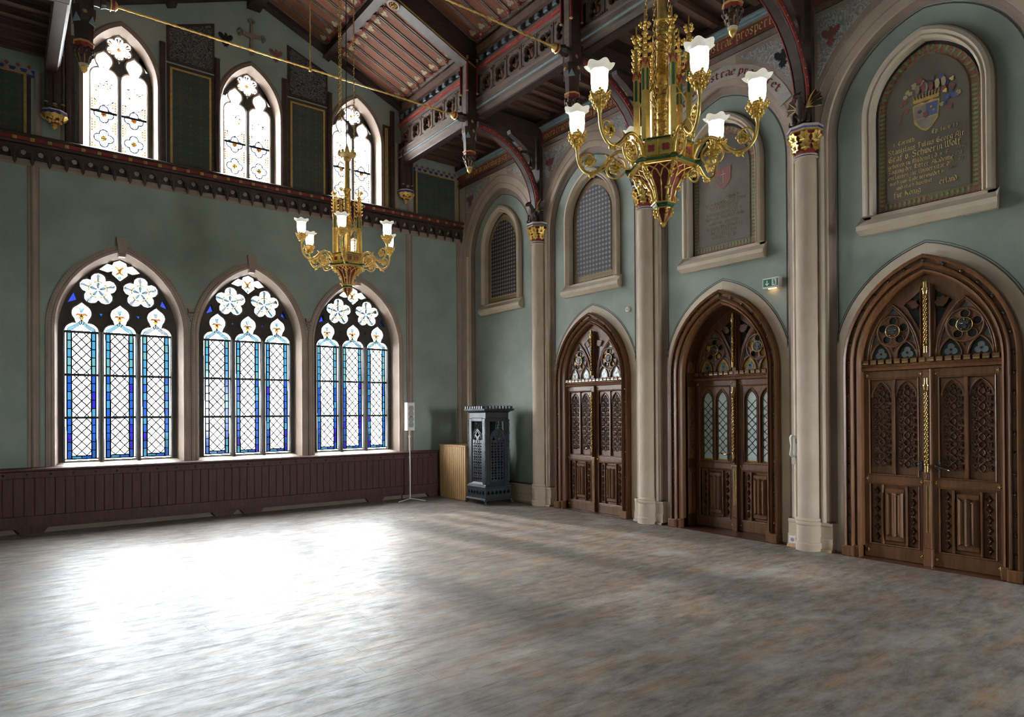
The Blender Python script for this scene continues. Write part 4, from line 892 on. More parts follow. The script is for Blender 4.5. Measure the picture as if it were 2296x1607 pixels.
def door(i, b, lab, deep, glazed, glass_mats):
    d = RW('door_%d' % i, b, kind='structure', label=lab, category='door')
    # painted stone surround
    so, si = arch_open(.975, DZ, 1.25, .02, 14), arch_open(DW, DZ, DH, .02, 14)
    m = lsweep(si, so, [(0,.05),(0,-.012),(.12,-.02),(1,-.004),(1,0)]); lsweep(arch_open(.98,DZ,1.256,.34,14), arch_open(.988,DZ,1.264,.34,14), [(0,-.003),(1,-.003),(1,0),(0,0)], 1, m)
    lsweep(arch_open(1.0,DZ,1.28,.34,14), arch_open(1.006,DZ,1.286,.34,14), [(0,-.003),(1,-.003),(1,0),(0,0)], 1, m)
    m.build('stone_surround', ['stone_pale', 'stone_line'], d)
    # oak frame mouldings
    fo, fi = arch_open(DW, DZ, DH, 0, 14), arch_open(.665, DZ, .925, 0, 14)
    pr = [(1,.02),(1,-.10),(.90,-.125),(.80,-.10),(.78,-.07),(.58,-.07),(.56,-.10),(.46,-.115),(.38,-.09),(.36,-.05),(.24,-.05),(.20,-.075),(.10,-.06),(.02,-.03),(0,-.01),(0,.05),(0,.08)]
    lsweep(fi, fo, pr).build('frame', 'oak', d)
    for sx in (-1, 1):
        MB().bbox(sx*.79-.062, sx*.79+.062, -.145, .02, 0, .12, .012).build('plinth_block', 'oak', d); MB().bbox(sx*.70-.035, sx*.70+.035, -.10, .06, 0, .13, .008).build('plinth_block', 'oak', d)
    path = arch_open(.665+(DW-.665)*.68, DZ, .925+(DH-.925)*.68, .25, 40); L = [0]
    for a, c in zip(path[:-1], path[1:]): L.append(L[-1]+math.dist(a, c))
    ns = 35
    for k in range(ns):
        t = L[-1]*k/(ns-1); j = max(q for q in range(len(L)) if L[q] <= t+1e-9); j = min(j, len(path)-2); f = (t-L[j])/(L[j+1]-L[j])
        O('stud', ST, d, (path[j][0]+(path[j+1][0]-path[j][0])*f, -.082, path[j][1]+(path[j+1][1]-path[j][1])*f))
    yl = .03 if not deep else .29
    if deep:      # panelled reveal
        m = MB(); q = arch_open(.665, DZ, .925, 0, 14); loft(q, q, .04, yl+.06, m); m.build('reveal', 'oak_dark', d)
        for sx in (-1, 1):
            for z0, z1, ht in ((.18, .85, 0), (.98, 2.02, 1), (2.22, 2.62, 1)):
                mm = MB().bbox(-.08, .08, -.012, .0, z0, z1, .01)
                if ht:
                    rr = random.Random(int(z0*100))
                    for k in range(int((z1-z0)/.05)): 
                        mm.ball((rr.uniform(-.04,.04), -.014, z0+.04+k*.05), .022, 7, 4, sc=(1,.5,1.1)); mm.tube([(.04*math.sin(k*1.3), -.016, z0+.02+k*.05), (.04*math.sin((k+1)*1.3), -.016, min(z1-.02, z0+.07+k*.05))], .006, 5)
                else: mm.bbox(-.05,.05,-.02,0,z0+.06,z1-.06,.01)
                o = mm.build('reveal_panel', 'oak', d, (sx*.66, .17, 0)); o.rotation_euler = (0, 0, -sx*PI/2)
    # transom with gilt-edged battlement
    m = MB().sweep([(.665, 2.10), (-.665, 2.10)], [(0,yl+.05),(0,yl-.045),(-.03,yl-.06),(-.05,yl-.035),(-.07,yl-.03),(-.07,yl+.05)]); 
    m.build('transom', 'oak', d)
    cr = MB().box(-.03,.03,-.028,.02,0,.045).add([(-.03,-.028,.045),(.03,-.028,.045),(.03,.02,.06),(-.03,.02,.06)], [(0,1,2,3)]).box(-.03,.03,-.030,-.027,.008,.016,1).mesh('merlon', ['oak', 'brass'])
    for k in range(16): O('merlon', cr, d, (-.62+k*.0827, yl-.03, 2.17))
    # tympanum
    ho = []; gl = []
    for sx in (-1, 1):
        c = sx*.345
        ros = [circ(c+.112*math.cos(a), 2.53+.112*math.sin(a), .040, 10) for a in [PI/2+k*2*PI/5 for k in range(5)]]; ho += ros
        for k, r in enumerate(ros): gl.append((r, glass_mats[0] if k % 2 else glass_mats[2]))
        for o in (-.135, .135):
            P = shift(arch(.10, 2.235, .165, 6), c+o); P = [(c+o-.10, 2.225)]+P[1:-1]+[(c+o+.10, 2.225)]; ho.append(P); gl.append((P, glass_mats[3]))
            for q in range(3):
                a = PI/2+q*2*PI/3; gl.append((circ(c+o+.032*math.cos(a), 2.285+.032*math.sin(a), .034, 12), glass_mats[1], -.004))
            gl.append((circ(c+o, 2.285, .012, 8), 'door_glass_dark', -.008))
        P = [(c, 2.775), (c-.06, 2.70), (c, 2.715), (c+.06, 2.70)]; ho.append(P); gl.append((P, glass_mats[1]))
        P = [(c, 2.30), (c-.02, 2.345), (c+.02, 2.345)]; ho.append(P); gl.append((P, glass_mats[1]))
        for o in (-1, 1):
            P = [(c+o*.19, 2.50), (c+o*.225, 2.42), (c+o*.205, 2.40), (c+o*.155, 2.42)]; ho.append(P); gl.append((P, glass_mats[1]))
        P = [(sx*.075, 2.93), (sx*.075, 2.50), (sx*.11, 2.58), (sx*.20, 2.76), (sx*.235, 2.80)]; ho.append(P); gl.append((P, glass_mats[2]))
    MB().prism(arch_open(.67, DZ, .93, 2.16, 12), yl, yl+.04, ho).build('tympanum', 'oak', d)
    for g in gl: pane('tympanum_pane', g[0], g[1], d, yl+.018+(g[2] if len(g) > 2 else 0), .006)
    rb = MB()
    for sx in (-1, 1):
        c = sx*.345
        for rr_, off in ((.013, 0), (.008, .022)):
            rb.tube([(x+c, yl-.008, z) for x, z in arch(.272-off, 2.22, .60-off, 10)], rr_, 6)
        rb.tube([(x, yl-.006, z) for x, z in circ(c, 2.53, .168, 24)], .012, 6, closed=True)
        for k in range(5):
            a = PI/2+k*2*PI/5; rb.tube([(x, yl-.005, z) for x, z in circ(c+.112*math.cos(a), 2.53+.112*math.sin(a), .046, 12)], .0075, 5, closed=True)
        for o in (-.135, .135): rb.tube([(x+c+o, yl-.006, z) for x, z in arch(.108, 2.23, .18, 6)], .0095, 6)
        rb.tube([(sx*.065, yl-.006, 2.30), (sx*.065, yl-.006, 2.98)], .010, 6)
    rb.build('tracery_ribs', 'oak', d)
    for sx in (-1, 1):
        m = MB().lathe([(.072,0),(.072,.02),(.06,.026)], 20).xf(Matrix.Rotation(PI/2, 4, 'X'))
        md = m.build('medallion', 'black' if sx > 0 else 'oak_dark', d, (sx*.345, yl, 2.53))
        MB().tube([(x, 0, z) for x, z in circ(0, 0, .072, 24)], .006, 6, closed=True).build('brass_ring', 'brass', md, (0, -.022, 0))
        q = MB(); eagle(q, .115, -.010); q.build('eagle_relief', 'cast_iron', md, (0, -.022, 0))
        q = MB()
        for s2 in (-1, 1): q.tube([(s2*.012,-.034,.012),(s2*.032,-.036,.006),(s2*.038,-.036,.024)], .004, 5).tube([(s2*.030,-.034,-.052),(s2*.048,-.034,-.02)], .0035, 5).ball((s2*.024,-.034,-.046), .007, 6, 4)
        q.ball((0,-.034,.052), .007, 6, 4).build('gilt_trim', 'brass', md)
        P = [(-.05,.03),(-.02,.035),(0,.05),(.03,.04),(.055,.05),(.05,-.01),(.03,-.05),(-.01,-.06),(-.05,-.035),(-.04,0)]
        s = MB().prism([(sx*x, z) for x, z in P], -.02, 0); s.sweep(([(sx*x, z) for x, z in P] if sx < 0 else [(sx*x, z) for x, z in P]), [(-.002,-.016),(.003,-.028),(.008,-.016)], closed=True, mi=1)
        o = s.build('shield', ['oak_dark', 'brass'], d, (sx*.135, yl-.005, 2.80)); o.rotation_euler = (0, sx*.35, 0)
    # centre post with twisted rods
    m = MB().bbox(-.042,.042,yl-.055,yl+.03,0,.19,.008).bbox(-.034,.034,yl-.045,yl+.03,.19,2.09,.006).bbox(-.034,.034,yl-.045,yl+.03,2.16,3.0,.006).add([(-.034,yl-.05,2.06),(.034,yl-.05,2.06),(.034,yl,2.10),(-.034,yl,2.10)], [(0,1,2,3)])
    cp = m.build('centre_post', 'oak', d)
    for z0, z1 in ((1.10, 1.845), (2.365, 2.865)): 
        spiral(z0, z1).build('twisted_rod', 'brass_aged', cp, (0, yl-.066, 0))
        MB().lathe([(.024,z1),(.030,z1+.012),(.024,z1+.02),(.030,z1+.055),(.036,z1+.065),(.036,z1+.08),(.02,z1+.085),(.02,z1+.15)], 10).build('rod_capital', 'brass_aged', cp, (0, yl-.066, 0))
        MB().lathe([(.02,z0-.10),(.02,z0-.03),(.03,z0-.025),(.026,z0-.01),(.03,z0)], 10).build('rod_base', 'brass_aged', cp, (0, yl-.066, 0))
    m = MB(); 
    for k in range(7): m.ball((random.uniform(-.018,.018), yl-.065, .94+k*.02), .02, 6, 4, sc=(1,.8,1.1))
    m.build('carved_figure', 'oak_dark', cp); MB().box(-.036,.036,yl-.05,yl,.905,.912).box(-.014,-.004,yl-.05,yl-.03,.36,.86).box(.016,.026,yl-.05,yl-.03,.36,.86).build('brass_strips', 'brass', cp)
    # leaves
    for sx in (-1, 1):
        c = sx*.35; fx0, fx1 = sorted((sx*.034, sx*.665))
        up = [(c-.245, .95), (c+.245, .95), (c+.245, 2.0), (c-.245, 2.0)]; lo_ = [(c-.245, .17), (c+.245, .17), (c+.245, .83), (c-.245, .83)]
        outer = [(fx0, .012), (fx1, .012), (fx1, 2.095), (fx0, 2.095)]
        if not glazed: leaf = MB().prism(outer, yl, yl+.045, [up, lo_]).build('door_leaf', 'oak', d)
        else:
            lh = [shift(arch_open(.095, 1.80, .165, .965, 8), c+o) for o in (-.12, .12)]
            leaf = MB().prism(outer, yl, yl+.045, lh+[lo_]).build('door_leaf', 'oak', d)
        mo = MB()
        for R in (up, lo_): mo.sweep(list(reversed(R)), [(0,yl+.02),(0,yl-.004),(.012,yl-.012),(.020,yl-.002),(.030,yl-.004),(.03,yl+.02)], closed=True)
        mo.bar((fx0+.01,.155),(fx1-.01,.155),.006,yl-.003,yl).bar((fx0+.01,2.04),(fx1-.01,2.04),.004,yl-.003,yl); mo.build('panel_moulding', 'oak', leaf)
        MB().box(c-.25, c+.25, yl+.03, yl+.04, .16, 2.01 if not glazed else .84).build('panel_back', 'oak', leaf)
        if not glazed:
            MB().bbox(c-.018, c+.018, yl-.006, yl+.04, .95, 2.0, .006).build('muntin', 'oak', leaf)
            for o in (-.128, .128):
                q = MB(); 
                for a, r in ((.108,.008),(.098,.005)): q.tube([(x+c+o, yl+.012, z) for x, z in arch(a, 1.80, .18, 8)], r, 5)
                q.prism([(c+o-.11,1.985),(c+o-.11,1.80)]+shift(arch(.108,1.80,.185,8), c+o)[1:-1]+[(c+o+.11,1.80),(c+o+.11,1.985)], yl+.012, yl+.03)
                q.build('arched_head', 'oak', leaf)
                O('vine_carving', VINE, leaf, (c+o, yl+.03, 1.0), (0,0,0), (1.05,1,1.0))
        else:
            for o in (-.12, .12):
                cc = c+o; P = [(-.075,.985)]+arch(.075,1.80,.135,6)+[(.075,.985)]
                pane('amber_edge', shift(arch_open(.098,1.80,.168,.96,8), cc), 'door_glass_amber', leaf, yl+.030, .005)
                pane('frosted_pane', shift(P, cc), 'door_glass_white', leaf, yl+.022, .005)
                q = MB(); 
                for k in range(-2, 10):
                    for s2 in (-1, 1):
                        z0 = .94+k*.105
                        a, b_ = (cc-s2*.075, z0), (cc+s2*.075, z0+.15)
                        if b_[1] > 1.87 or a[1] < .95: continue
                        q.bar(a, b_, .006, yl+.016, yl+.022)
                q.sweep(shift(P, cc), [(-.003,yl+.015),(.005,yl+.015),(.005,yl+.022),(-.003,yl+.022)]); q.build('lead_came', 'lead', leaf)
                m2 = MB()
                for a, r in ((.105,.008),): m2.tube([(x+cc, yl-.002, z) for x, z in arch_open(a, 1.80, .18, .965, 8)], r, 5)
                m2.build('lancet_moulding', 'oak', leaf)
        for o in (-.125, .125): MB().bbox(c+o-.012, c+o+.012, yl-.006, yl+.03, .17, .83, .006).build('muntin', 'oak', leaf)
        MB().bbox(c-.112, c+.112, yl+.008, yl+.03, .20, .80, .015).build('raised_field', 'oak', leaf)
        O('linenfold_panel', LINEN, leaf, (c, yl+.012, .235), (0,0,0), (.95,1,.98))
        for o in (-.185, .185):
            for k in range(6):
                O('lozenge', LZ, leaf, (c+o, yl+.028, .245+k*.102)); 
                if k < 5: O('brass_pin', LZB, leaf, (c+o, yl+.028, .296+k*.102))
        for xx in (fx0+.035, fx1-.035):
            for z in (.085, .89, 2.05): O('brass_cross', CR, leaf, (xx, yl-.004, z))
    # lock plate and handle on the active leaf
    sx = 1 if i == 3 else -1
    for s2 in (-1, 1):
        m = MB()
        for k in range(9): m.ball((s2*.085+.018*math.cos(k*.7), yl-.004, 1.06+.045*math.sin(k*.7)), .013, 6, 4, sc=(1,.5,1))
        m.bbox(s2*.085-.022, s2*.085+.022, yl-.008, yl, 1.0, 1.12, .004).build('lock_plate', 'cast_iron', d)
    h = E('handle', (sx*.085, yl, 1.07), 0, d)
    MB().tube([(0,0,0),(0,-.055,0)], .012, 8).tube([(-.008*sx,-.055,0),(.05*sx,-.06,-.012),(.125*sx,-.055,-.045 if i == 3 else .0)], [.017,.012,.011], 8).build('lever', 'iron_knob' if i == 3 else 'brass', h)
    MB().box(-.70,.70,-.13,yl+.1,-.012,.008).build('threshold', 'oak_dark', d)
    MB().prism(arch_open(.70, DZ, .96, 0, 8), yl+.10, yl+.11).build('backing', 'black', d)
    return d
door(1, BAYS[1], 'arched double door with vine carving and amber tympanum, next to the first column after the stove', False, False, ('door_glass_amber', 'door_glass_white', 'door_glass_grey', 'door_glass_white'))
door(2, BAYS[2], 'deeply recessed arched double door with latticed frosted panes under the exit sign', True, True, ('door_glass_amber', 'door_glass_grey', 'door_glass_dark', 'door_glass_amber'))
door(3, BAYS[3], 'largest-looking arched double door with vine carving and grey tympanum glass', False, False, ('door_glass_dark', 'door_glass_grey', 'door_glass_dark', 'door_glass_dark'))
# ================================================================ roof
ce = E('ceiling', (0, 0, 0), kind='structure', label='painted boarded timber ceiling with dark rafters and purlins', category='ceiling')
SL = .41; AL = math.atan(SL); ZR = 8.93; XB = 2.82            # slope, ridge height, half width of the nave roof
def rz_(dx): return ZR-SL*abs(dx)
def spt(sd, dx, y, off=0.0):          # point on the slope (sd=+1 right), off = distance below the boards
    return Vector((XC+sd*(dx-off*math.sin(AL)), y, rz_(dx)-off*math.cos(AL)))
def slope_mesh(mb, sd):
    ex = Vector((sd*math.cos(AL), 0, -math.sin(AL))); ey = Vector((-sd*math.sin(AL), 0, -math.cos(AL)))
    return mb.xf(Matrix(((ex.x, ey.x, 0, 0), (0, 0, 1, 0), (ex.z, ey.z, 0, 0), (0, 0, 0, 1))))
LU, LL = 1.16/math.cos(AL), 1.28/math.cos(AL)
YS = [YW, 9.12, 6.62, 4.12, 1.62, -.88, YB]
for sd in (1, -1):
    m = MB(); a = [spt(sd, 0, YB), spt(sd, XB+.15, YB), spt(sd, XB+.15, YW), spt(sd, 0, YW)]; u = Vector((0, 0, .15))
    m.add([*a, *[p+u for p in a]], [(0,1,2,3),(7,6,5,4),(0,4,5,1),(1,5,6,2),(2,6,7,3)]).build('roof_deck', 'timber_brown', ce)
    def stad(L, wd):
        P = []; r = wd/2
        for k in range(9): t = -PI/2+PI*k/8; P.append((L-r*.55+r*.55*math.cos(t), r*math.sin(t)))
        for k in range(9): t = PI/2+PI*k/8; P.append((r*.55+r*.55*math.cos(t), r*math.sin(t)))
        return P
    bm = {}
    for nm, L in (('u', LU), ('l', LL)):
        mb = MB().prism(stad(L, .215), 0, .035, mi=0); mb.sweep(stad(L, .215), [(-.012, .02), (-.012, .05), (.008, .05), (.008, .02)], closed=True, mi=1)
        bm[nm] = slope_mesh(mb, sd).mesh('ceiling_board', ['ceiling_wood', 'beam_grey'])
    fl = MB()
    for k in range(3): fl.prism(foil(.02+.055*(k == 2), (k-1)*.045 if k < 2 else 0.0, 5, .022, .014), .034, .040)
    fl = MB(); fl.prism(foil(.0, .03, 5, .024, .014), .034, .039).prism(foil(.0, -.03, 5, .024, .014), .034, .039).prism(foil(.045, 0, 5, .022, .013), .034, .039)
    for s2 in (-1, 1): fl.bar((.07, s2*.02), (.15, s2*.012), .006, .034, .038)
    fl = slope_mesh(fl, sd).mesh('stencil_flower', 'lettering_faded')
    fl2 = MB(); fl2.prism(foil(.0, .03, 5, .024, .014), .034, .039).prism(foil(.0, -.03, 5, .024, .014), .034, .039).prism(foil(-.045, 0, 5, .022, .013), .034, .039)
    fl2 = slope_mesh(fl2, sd).mesh('stencil_flower', 'lettering_faded')
    kn = slope_mesh(MB().ball((0,.05,0), .034, 8, 6).ball((0,.085,0), .012, 6, 4), sd).mesh('knob', 'red_bright')
    sr = slope_mesh(MB().prism([(.022*(1 if k % 2 == 0 else .45)*math.cos(k*PI/5), .022*(1 if k % 2 == 0 else .45)*math.sin(k*PI/5)) for k in range(10)], .004, .010), sd).mesh('stencil_star', 'stone')
    for bi in range(5):
        y1, y0 = YS[bi]-(.16 if bi == 0 else .13), YS[bi+1]+.13; n = 9; st = (y1-y0)/n
        for k in range(n):
            y = y0+st*(k+.5)
            O('ceiling_board', bm['u'], ce, spt(sd, .10, y)); O('ceiling_board', bm['l'], ce, spt(sd, 1.46, y))
            if sd > 0 and bi < 3:
                for dx, mm in ((.20, fl), (1.16, fl2), (1.56, fl), (2.63, fl2)): O('stencil_flower', mm, ce, spt(sd, dx, y))
                if k:
                    for dx in (.16, 1.22, 1.50, 2.70): O('knob', kn, ce, spt(sd, dx, y-st/2))
                for dx in (1.445, 2.76): O('stencil_star', sr, ce, spt(sd, dx, y))
    # rafters, purlin
    for yi, y in enumerate(YS[:-1]):
        dp = .13 if yi == 0 else .45; hw = .08 if yi == 0 else .10; yc = y-.08 if yi == 0 else y
        m = MB(); P = []
        for dx in (0, XB+.02):
            for off in (0, dp): 
                for yy in (yc-hw, yc+hw): P.append((XC+sd*dx, yy, rz_(dx)-off+.02*(off == 0)))
        m.add(P, [(0,4,5,1),(2,3,7,6),(0,2,6,4),(1,5,7,3),(4,6,7,5),(0,1,3,2)])
        m.build('rafter', 'timber', ce)
        if yi:
            for s2 in (-1, 1):
                q = [Vector((XC+sd*dx, yc+s2*(hw+.004), rz_(dx)-.42)) for dx in (1.25, XB-.05)]
                MB().tube(q, .012, 6).build('gilt_edge', 'gilt_paint' if s2 < 0 else 'stone_pale', ce)
    m = MB(); P = []
    for y in (YB, YW-.02):
        for dx, off in ((1.28, 0), (1.44, 0), (1.42, .20), (1.30, .20)): P.append(spt(sd, dx, y, off))
    m.add(P, [(0,1,5,4),(1,2,6,5),(2,3,7,6),(3,0,4,7),(0,1,2,3),(4,5,6,7)]).build('purlin', 'timber', ce)
    for y in YS[1:4]:
        p = Vector((XC+sd*1.31, y-.0, rz_(1.31)-.47))
        m = MB().tube([(.085*math.cos(a), .085*math.sin(a), 0) for a in [2*PI*k/20 for k in range(20)]], .016, 6, closed=True)
        for k in range(8): m.ball((.045*math.cos(k*PI/4), .045*math.sin(k*PI/4), 0), .016, 6, 4, mi=1)
        m.ball((0,0,0), .024, 8, 5, mi=1)
        o = m.build('boss_ring', ['stone_pale', 'gilt_paint'], ce, p); o.rotation_euler = (0, sd*AL*.8, 0)
MB().bbox(-.10,.10,-.5,.5,0,1,.01) if False else None
MB().box(XC-.11, XC+.11, YB, YW, ZR-.30, ZR).build('ridge_beam', 'timber', ce)
# ---- clerestory friezes between nave and aisle, aisle ceilings
def quat_panel():
    m = MB(); w2, h2 = .185, .185
    holes = [foil(0, 0, 4, .075, .062, PI/4)]
    for sx in (-1, 1):
        for sz in (-1, 1): holes.append([(sx*.165, sz*.165), (sx*.165, sz*.12), (sx*.12, sz*.165)])
    m.prism([(-w2,-h2),(w2,-h2),(w2,h2),(-w2,h2)], 0, .05, holes)
    for h in holes[:1]: m.sweep(list(reversed(h)), [(0,-.002),(.008,-.010),(.016,0)], closed=True)
    return m.mesh('tracery_panel', 'beam_grey')
QP = quat_panel()
FG = MB()
FG.ball((0,0,.035), .035, 8, 5, sc=(1,.6,1)).ball((.02,0,-.03), .05, 8, 5, sc=(.9,.5,1.1)).ball((-.04,0,-.02), .03, 6, 4).ball((.045,0,.05), .02, 6, 4).ball((-.02,0,.085), .022, 6, 4).ball((.05,0,-.08), .025, 6, 4)
FG = FG.mesh('carved_figure', 'figure_orange')
DN = MB().bbox(-.055,.055,-.05,.03,-.045,.045,.012).mesh('dentil', 'dentil_blue')
for sd, nm, lab in ((1, 'trim_4', 'carved and painted timber frieze over the aisle beside the doors'), (-1, 'trim_5', 'carved and painted timber frieze over the aisle opposite the doors')):
    f = E(nm, (XC+sd*XB, 0, 0), RZ*sd, kind='structure', label=lab, category='frieze')
    def lx(y): return -sd*y
    a, b = sorted((lx(YW), lx(YB)))
    railx('top_moulding', [(.1,7.80),(-.02,7.80),(-.05,7.72),(-.02,7.62),(-.02,7.56),(.1,7.56)], 'timber_brown', f, a, b)
    railx('dark_moulding', [(.1,7.56),(-.01,7.56),(-.01,7.44),(.1,7.44)], 'black', f, a, b)
    railx('grey_board', [(.1,7.44),(-.02,7.44),(-.02,7.385),(.1,7.385)], 'beam_grey', f, a, b)
    railx('red_fillet', [(.1,7.385),(-.04,7.38),(-.04,7.335),(.1,7.33)], 'red_bright', f, a, b)
    railx('grey_board', [(.1,7.33),(-.01,7.33),(-.01,7.27),(.1,7.27)], 'beam_grey', f, a, b)
    railx('panel_back', [(.12,7.27),(.07,7.27),(.07,6.87),(.12,6.87)], 'black', f, a, b)
    railx('beam', [(.14,6.88),(-.03,6.88),(-.05,6.86),(-.05,6.83),(-.03,6.81),(-.03,6.77),(-.045,6.76),(-.045,6.74),(-.02,6.72),(-.02,6.66),(.02,6.60),(.14,6.60)], 'beam_grey', f, a, b)
    railx('blue_fillet', [(.0,6.725),(-.04,6.725),(-.04,6.71),(.0,6.70)], 'pale_blue', f, a, b); railx('dark_fillet', [(.03,6.60),(.01,6.60),(.01,6.575),(.14,6.575)], 'timber', f, a, b)
    for bi in range(4):
        y1, y0 = YS[bi]-(.03 if bi == 0 else .14), YS[bi+1]+.14; n = 6; st = (y1-y0)/n
        for k in range(n):
            y = y0+st*(k+.5); O('tracery_panel', QP, f, (lx(y), 0, 7.07), (0,0,0), (st/.395, 1, 1.06))
            O('carved_figure', FG, f, (lx(y), .045, 7.07), (0, .3*math.sin(k*2.1+bi), 0))
        n = 11; st = (y1-y0)/n
        for k in range(n): O('dentil', DN, f, (lx(y0+st*(k+.5)), 0, 7.50), (0,0,0), (.8, 1, .8))
        n = 16; st = (y1-y0)/n
        m = MB()
        for k in range(n): m.ball((lx(y0+st*(k+.5)), -.042, 7.358), .009, 5, 3)
        m.build('gilt_dots', 'gilt_paint', f, kind='stuff')
    x0, x1 = sorted((XC+sd*(XB+.1), XR+.1 if sd > 0 else XL-.1))
    ac = E('ceiling_aisle', (0, 0, 0), kind='structure', label='flat dark joisted ceiling of the aisle '+('over the doors' if sd > 0 else 'opposite the doors'), category='ceiling')
    MB().box(x0, x1, YB, YW, 6.87, 6.95).build('boarding', 'timber', ac)
    y = YW-.18; jm = MB().bbox(x0, x1, 0, 1, 0, 1).mesh('joist', 'timber_brown') if False else None
    jm = MB().box(x0, x1, -.045, .045, 6.79, 6.88).box(x0, x1, -.065, .065, 6.855, 6.875).mesh('joist', 'timber_brown')
    dm = MB(); nn = 6
    while y > 0:
        if min(abs(y-c) for c in COLS) > .14: O('joist', jm, ac, (0, y, 0))
        y -= .3125
# ---- hanging posts, braces, tie rods
def post_tree(lab, sd):
    e = E('hanging_post', (0,0,0), 0, kind='thing', label=lab, category='post', group='hanging timber posts of the roof')
    MB().box(-.09,.09,-.09,.09,6.38,7.62).build('shaft', 'timber', e)
    MB().box(-.094,-.089,-.05,.05,6.40,7.55).build('side_board', 'beam_grey', e)
    m = MB()
    for sx in (-1, 1):
        for sy in (-1, 1):
            m.lathe([(.016,6.95),(.016,7.5)], 8, (sx*.10, sy*.10, 0), 0); 
            for z in (6.94, 7.50, 7.47): m.lathe([(.018,z),(.026,z+.012),(.018,z+.024)], 8, (sx*.10, sy*.10, 0), 1)
    m.build('colonnettes', ['red_paint', 'gilt_paint'], e)
    m = MB().lathe([(.125,6.38),(.125,6.30),(.105,6.20),(.095,5.995)], 8, rot=PI/8, sm=False)
    m.build('taper', 'timber', e)
    m = MB()
    for k in range(4):
        a = k*PI/2+PI/4; m.prism([(-.045,0),(.045,0),(0,.10)], -.008, .008, mi=0); n0 = len(m.v)-12
        m.xf(Matrix.Translation((.108*math.cos(a), .108*math.sin(a), 6.19)) @ Matrix.Rotation(a+PI/2, 4, 'Z'), n0)
    m.build('blue_gables', 'pale_blue', e)
    MB().lathe([(.10,5.99),(.112,5.985),(.112,5.97),(.10,5.965)], 8, rot=PI/8, sm=False).build('gilt_ring', 'gilt_paint', e)
    MB().lathe([(.10,5.965),(.098,5.93),(.085,5.91)], 8, rot=PI/8, sm=False).build('red_neck', 'red_paint', e)
    m = MB().lathe([(.075,5.92),(.095,5.885),(.075,5.82),(.05,5.745)], 12)
    for k in range(8):
        a = k*PI/4
        for z, r, b in ((5.895,.092,.026),(5.85,.084,.020),(5.80,.068,.016)): m.ball((r*math.cos(a+z*9), r*math.sin(a+z*9), z), b, 6, 4, sc=(1,1,1.2))
        m.tube([(.05*math.cos(a), .05*math.sin(a), 5.745), (.078*math.cos(a), .078*math.sin(a), 5.82), (.10*math.cos(a+.3), .10*math.sin(a+.3), 5.90)], .006, 5, mi=1)
    m.build('leaf_capital', ['timber', 'gilt_paint'], e)
    MB().lathe([(.045,5.745),(.055,5.737),(.045,5.73),(.052,5.722),(.04,5.715)], 12).build('finial_ring', 'stone_pale', e)
    MB().lathe([(.03,5.715),(.042,5.695),(.035,5.665),(.012,5.64),(.0,5.63)], 12).build('finial', 'gold', e)
    m = MB()
    for z in (6.30, 6.47): 
        for a in (PI, -PI/2, PI/2):
            n0 = len(m.v); m.prism([(.028*(1 if k % 2 == 0 else .4)*math.cos(k*PI/8), .028*(1 if k % 2 == 0 else .4)*math.sin(k*PI/8)) for k in range(16)], -.008, .004)
            r = .128 if z < 6.35 else .092
            m.xf(Matrix.Translation((r*math.cos(a), r*math.sin(a), z)) @ Matrix.Rotation(a+PI/2, 4, 'Z'), n0)
    m.build('gilt_stars', 'gilt_paint', e)
    # stub that takes the tie rod (points along local -x)
    m = MB().lathe([(.07,.09),(.07,.16),(.085,.17),(.06,.22),(.06,.26)], 8, sm=False, mi=0).lathe([(.062,.26),(.070,.265),(.070,.275),(.06,.28)], 12, mi=1).lathe([(.058,.28),(.05,.31)], 12, mi=2).lathe([(.05,.31),(.062,.318),(.05,.33),(.03,.345)], 12, mi=1)
    m.xf(Matrix.Rotation(-PI/2, 4, 'Y')); m.build('tie_socket', ['timber', 'gold', 'red_paint'], e, (0, 0, 6.53))
    return e
plab = {(9.12, 1): 'carved hanging post where the twisted rod meets the door side, nearest the end wall', (6.62, 1): 'carved hanging post just behind two lamps of the near chandelier', (4.12, 1): 'carved hanging post tip above the red inscription frieze',
        (9.12, -1): 'dark hanging post with pendant tip in front of an upper window'}
proto = None
for y in COLS[:3]:
    for sd in (1, -1):
        if (y, sd) not in plab: continue
        if proto is None: o = proto = post_tree('', 1)
        else: o = copy_tree(proto)
        o.location = (XC+sd*2.70, y, 0); o.rotation_euler = (0, 0, 0 if sd > 0 else PI); o['label'] = plab[(y, sd)]
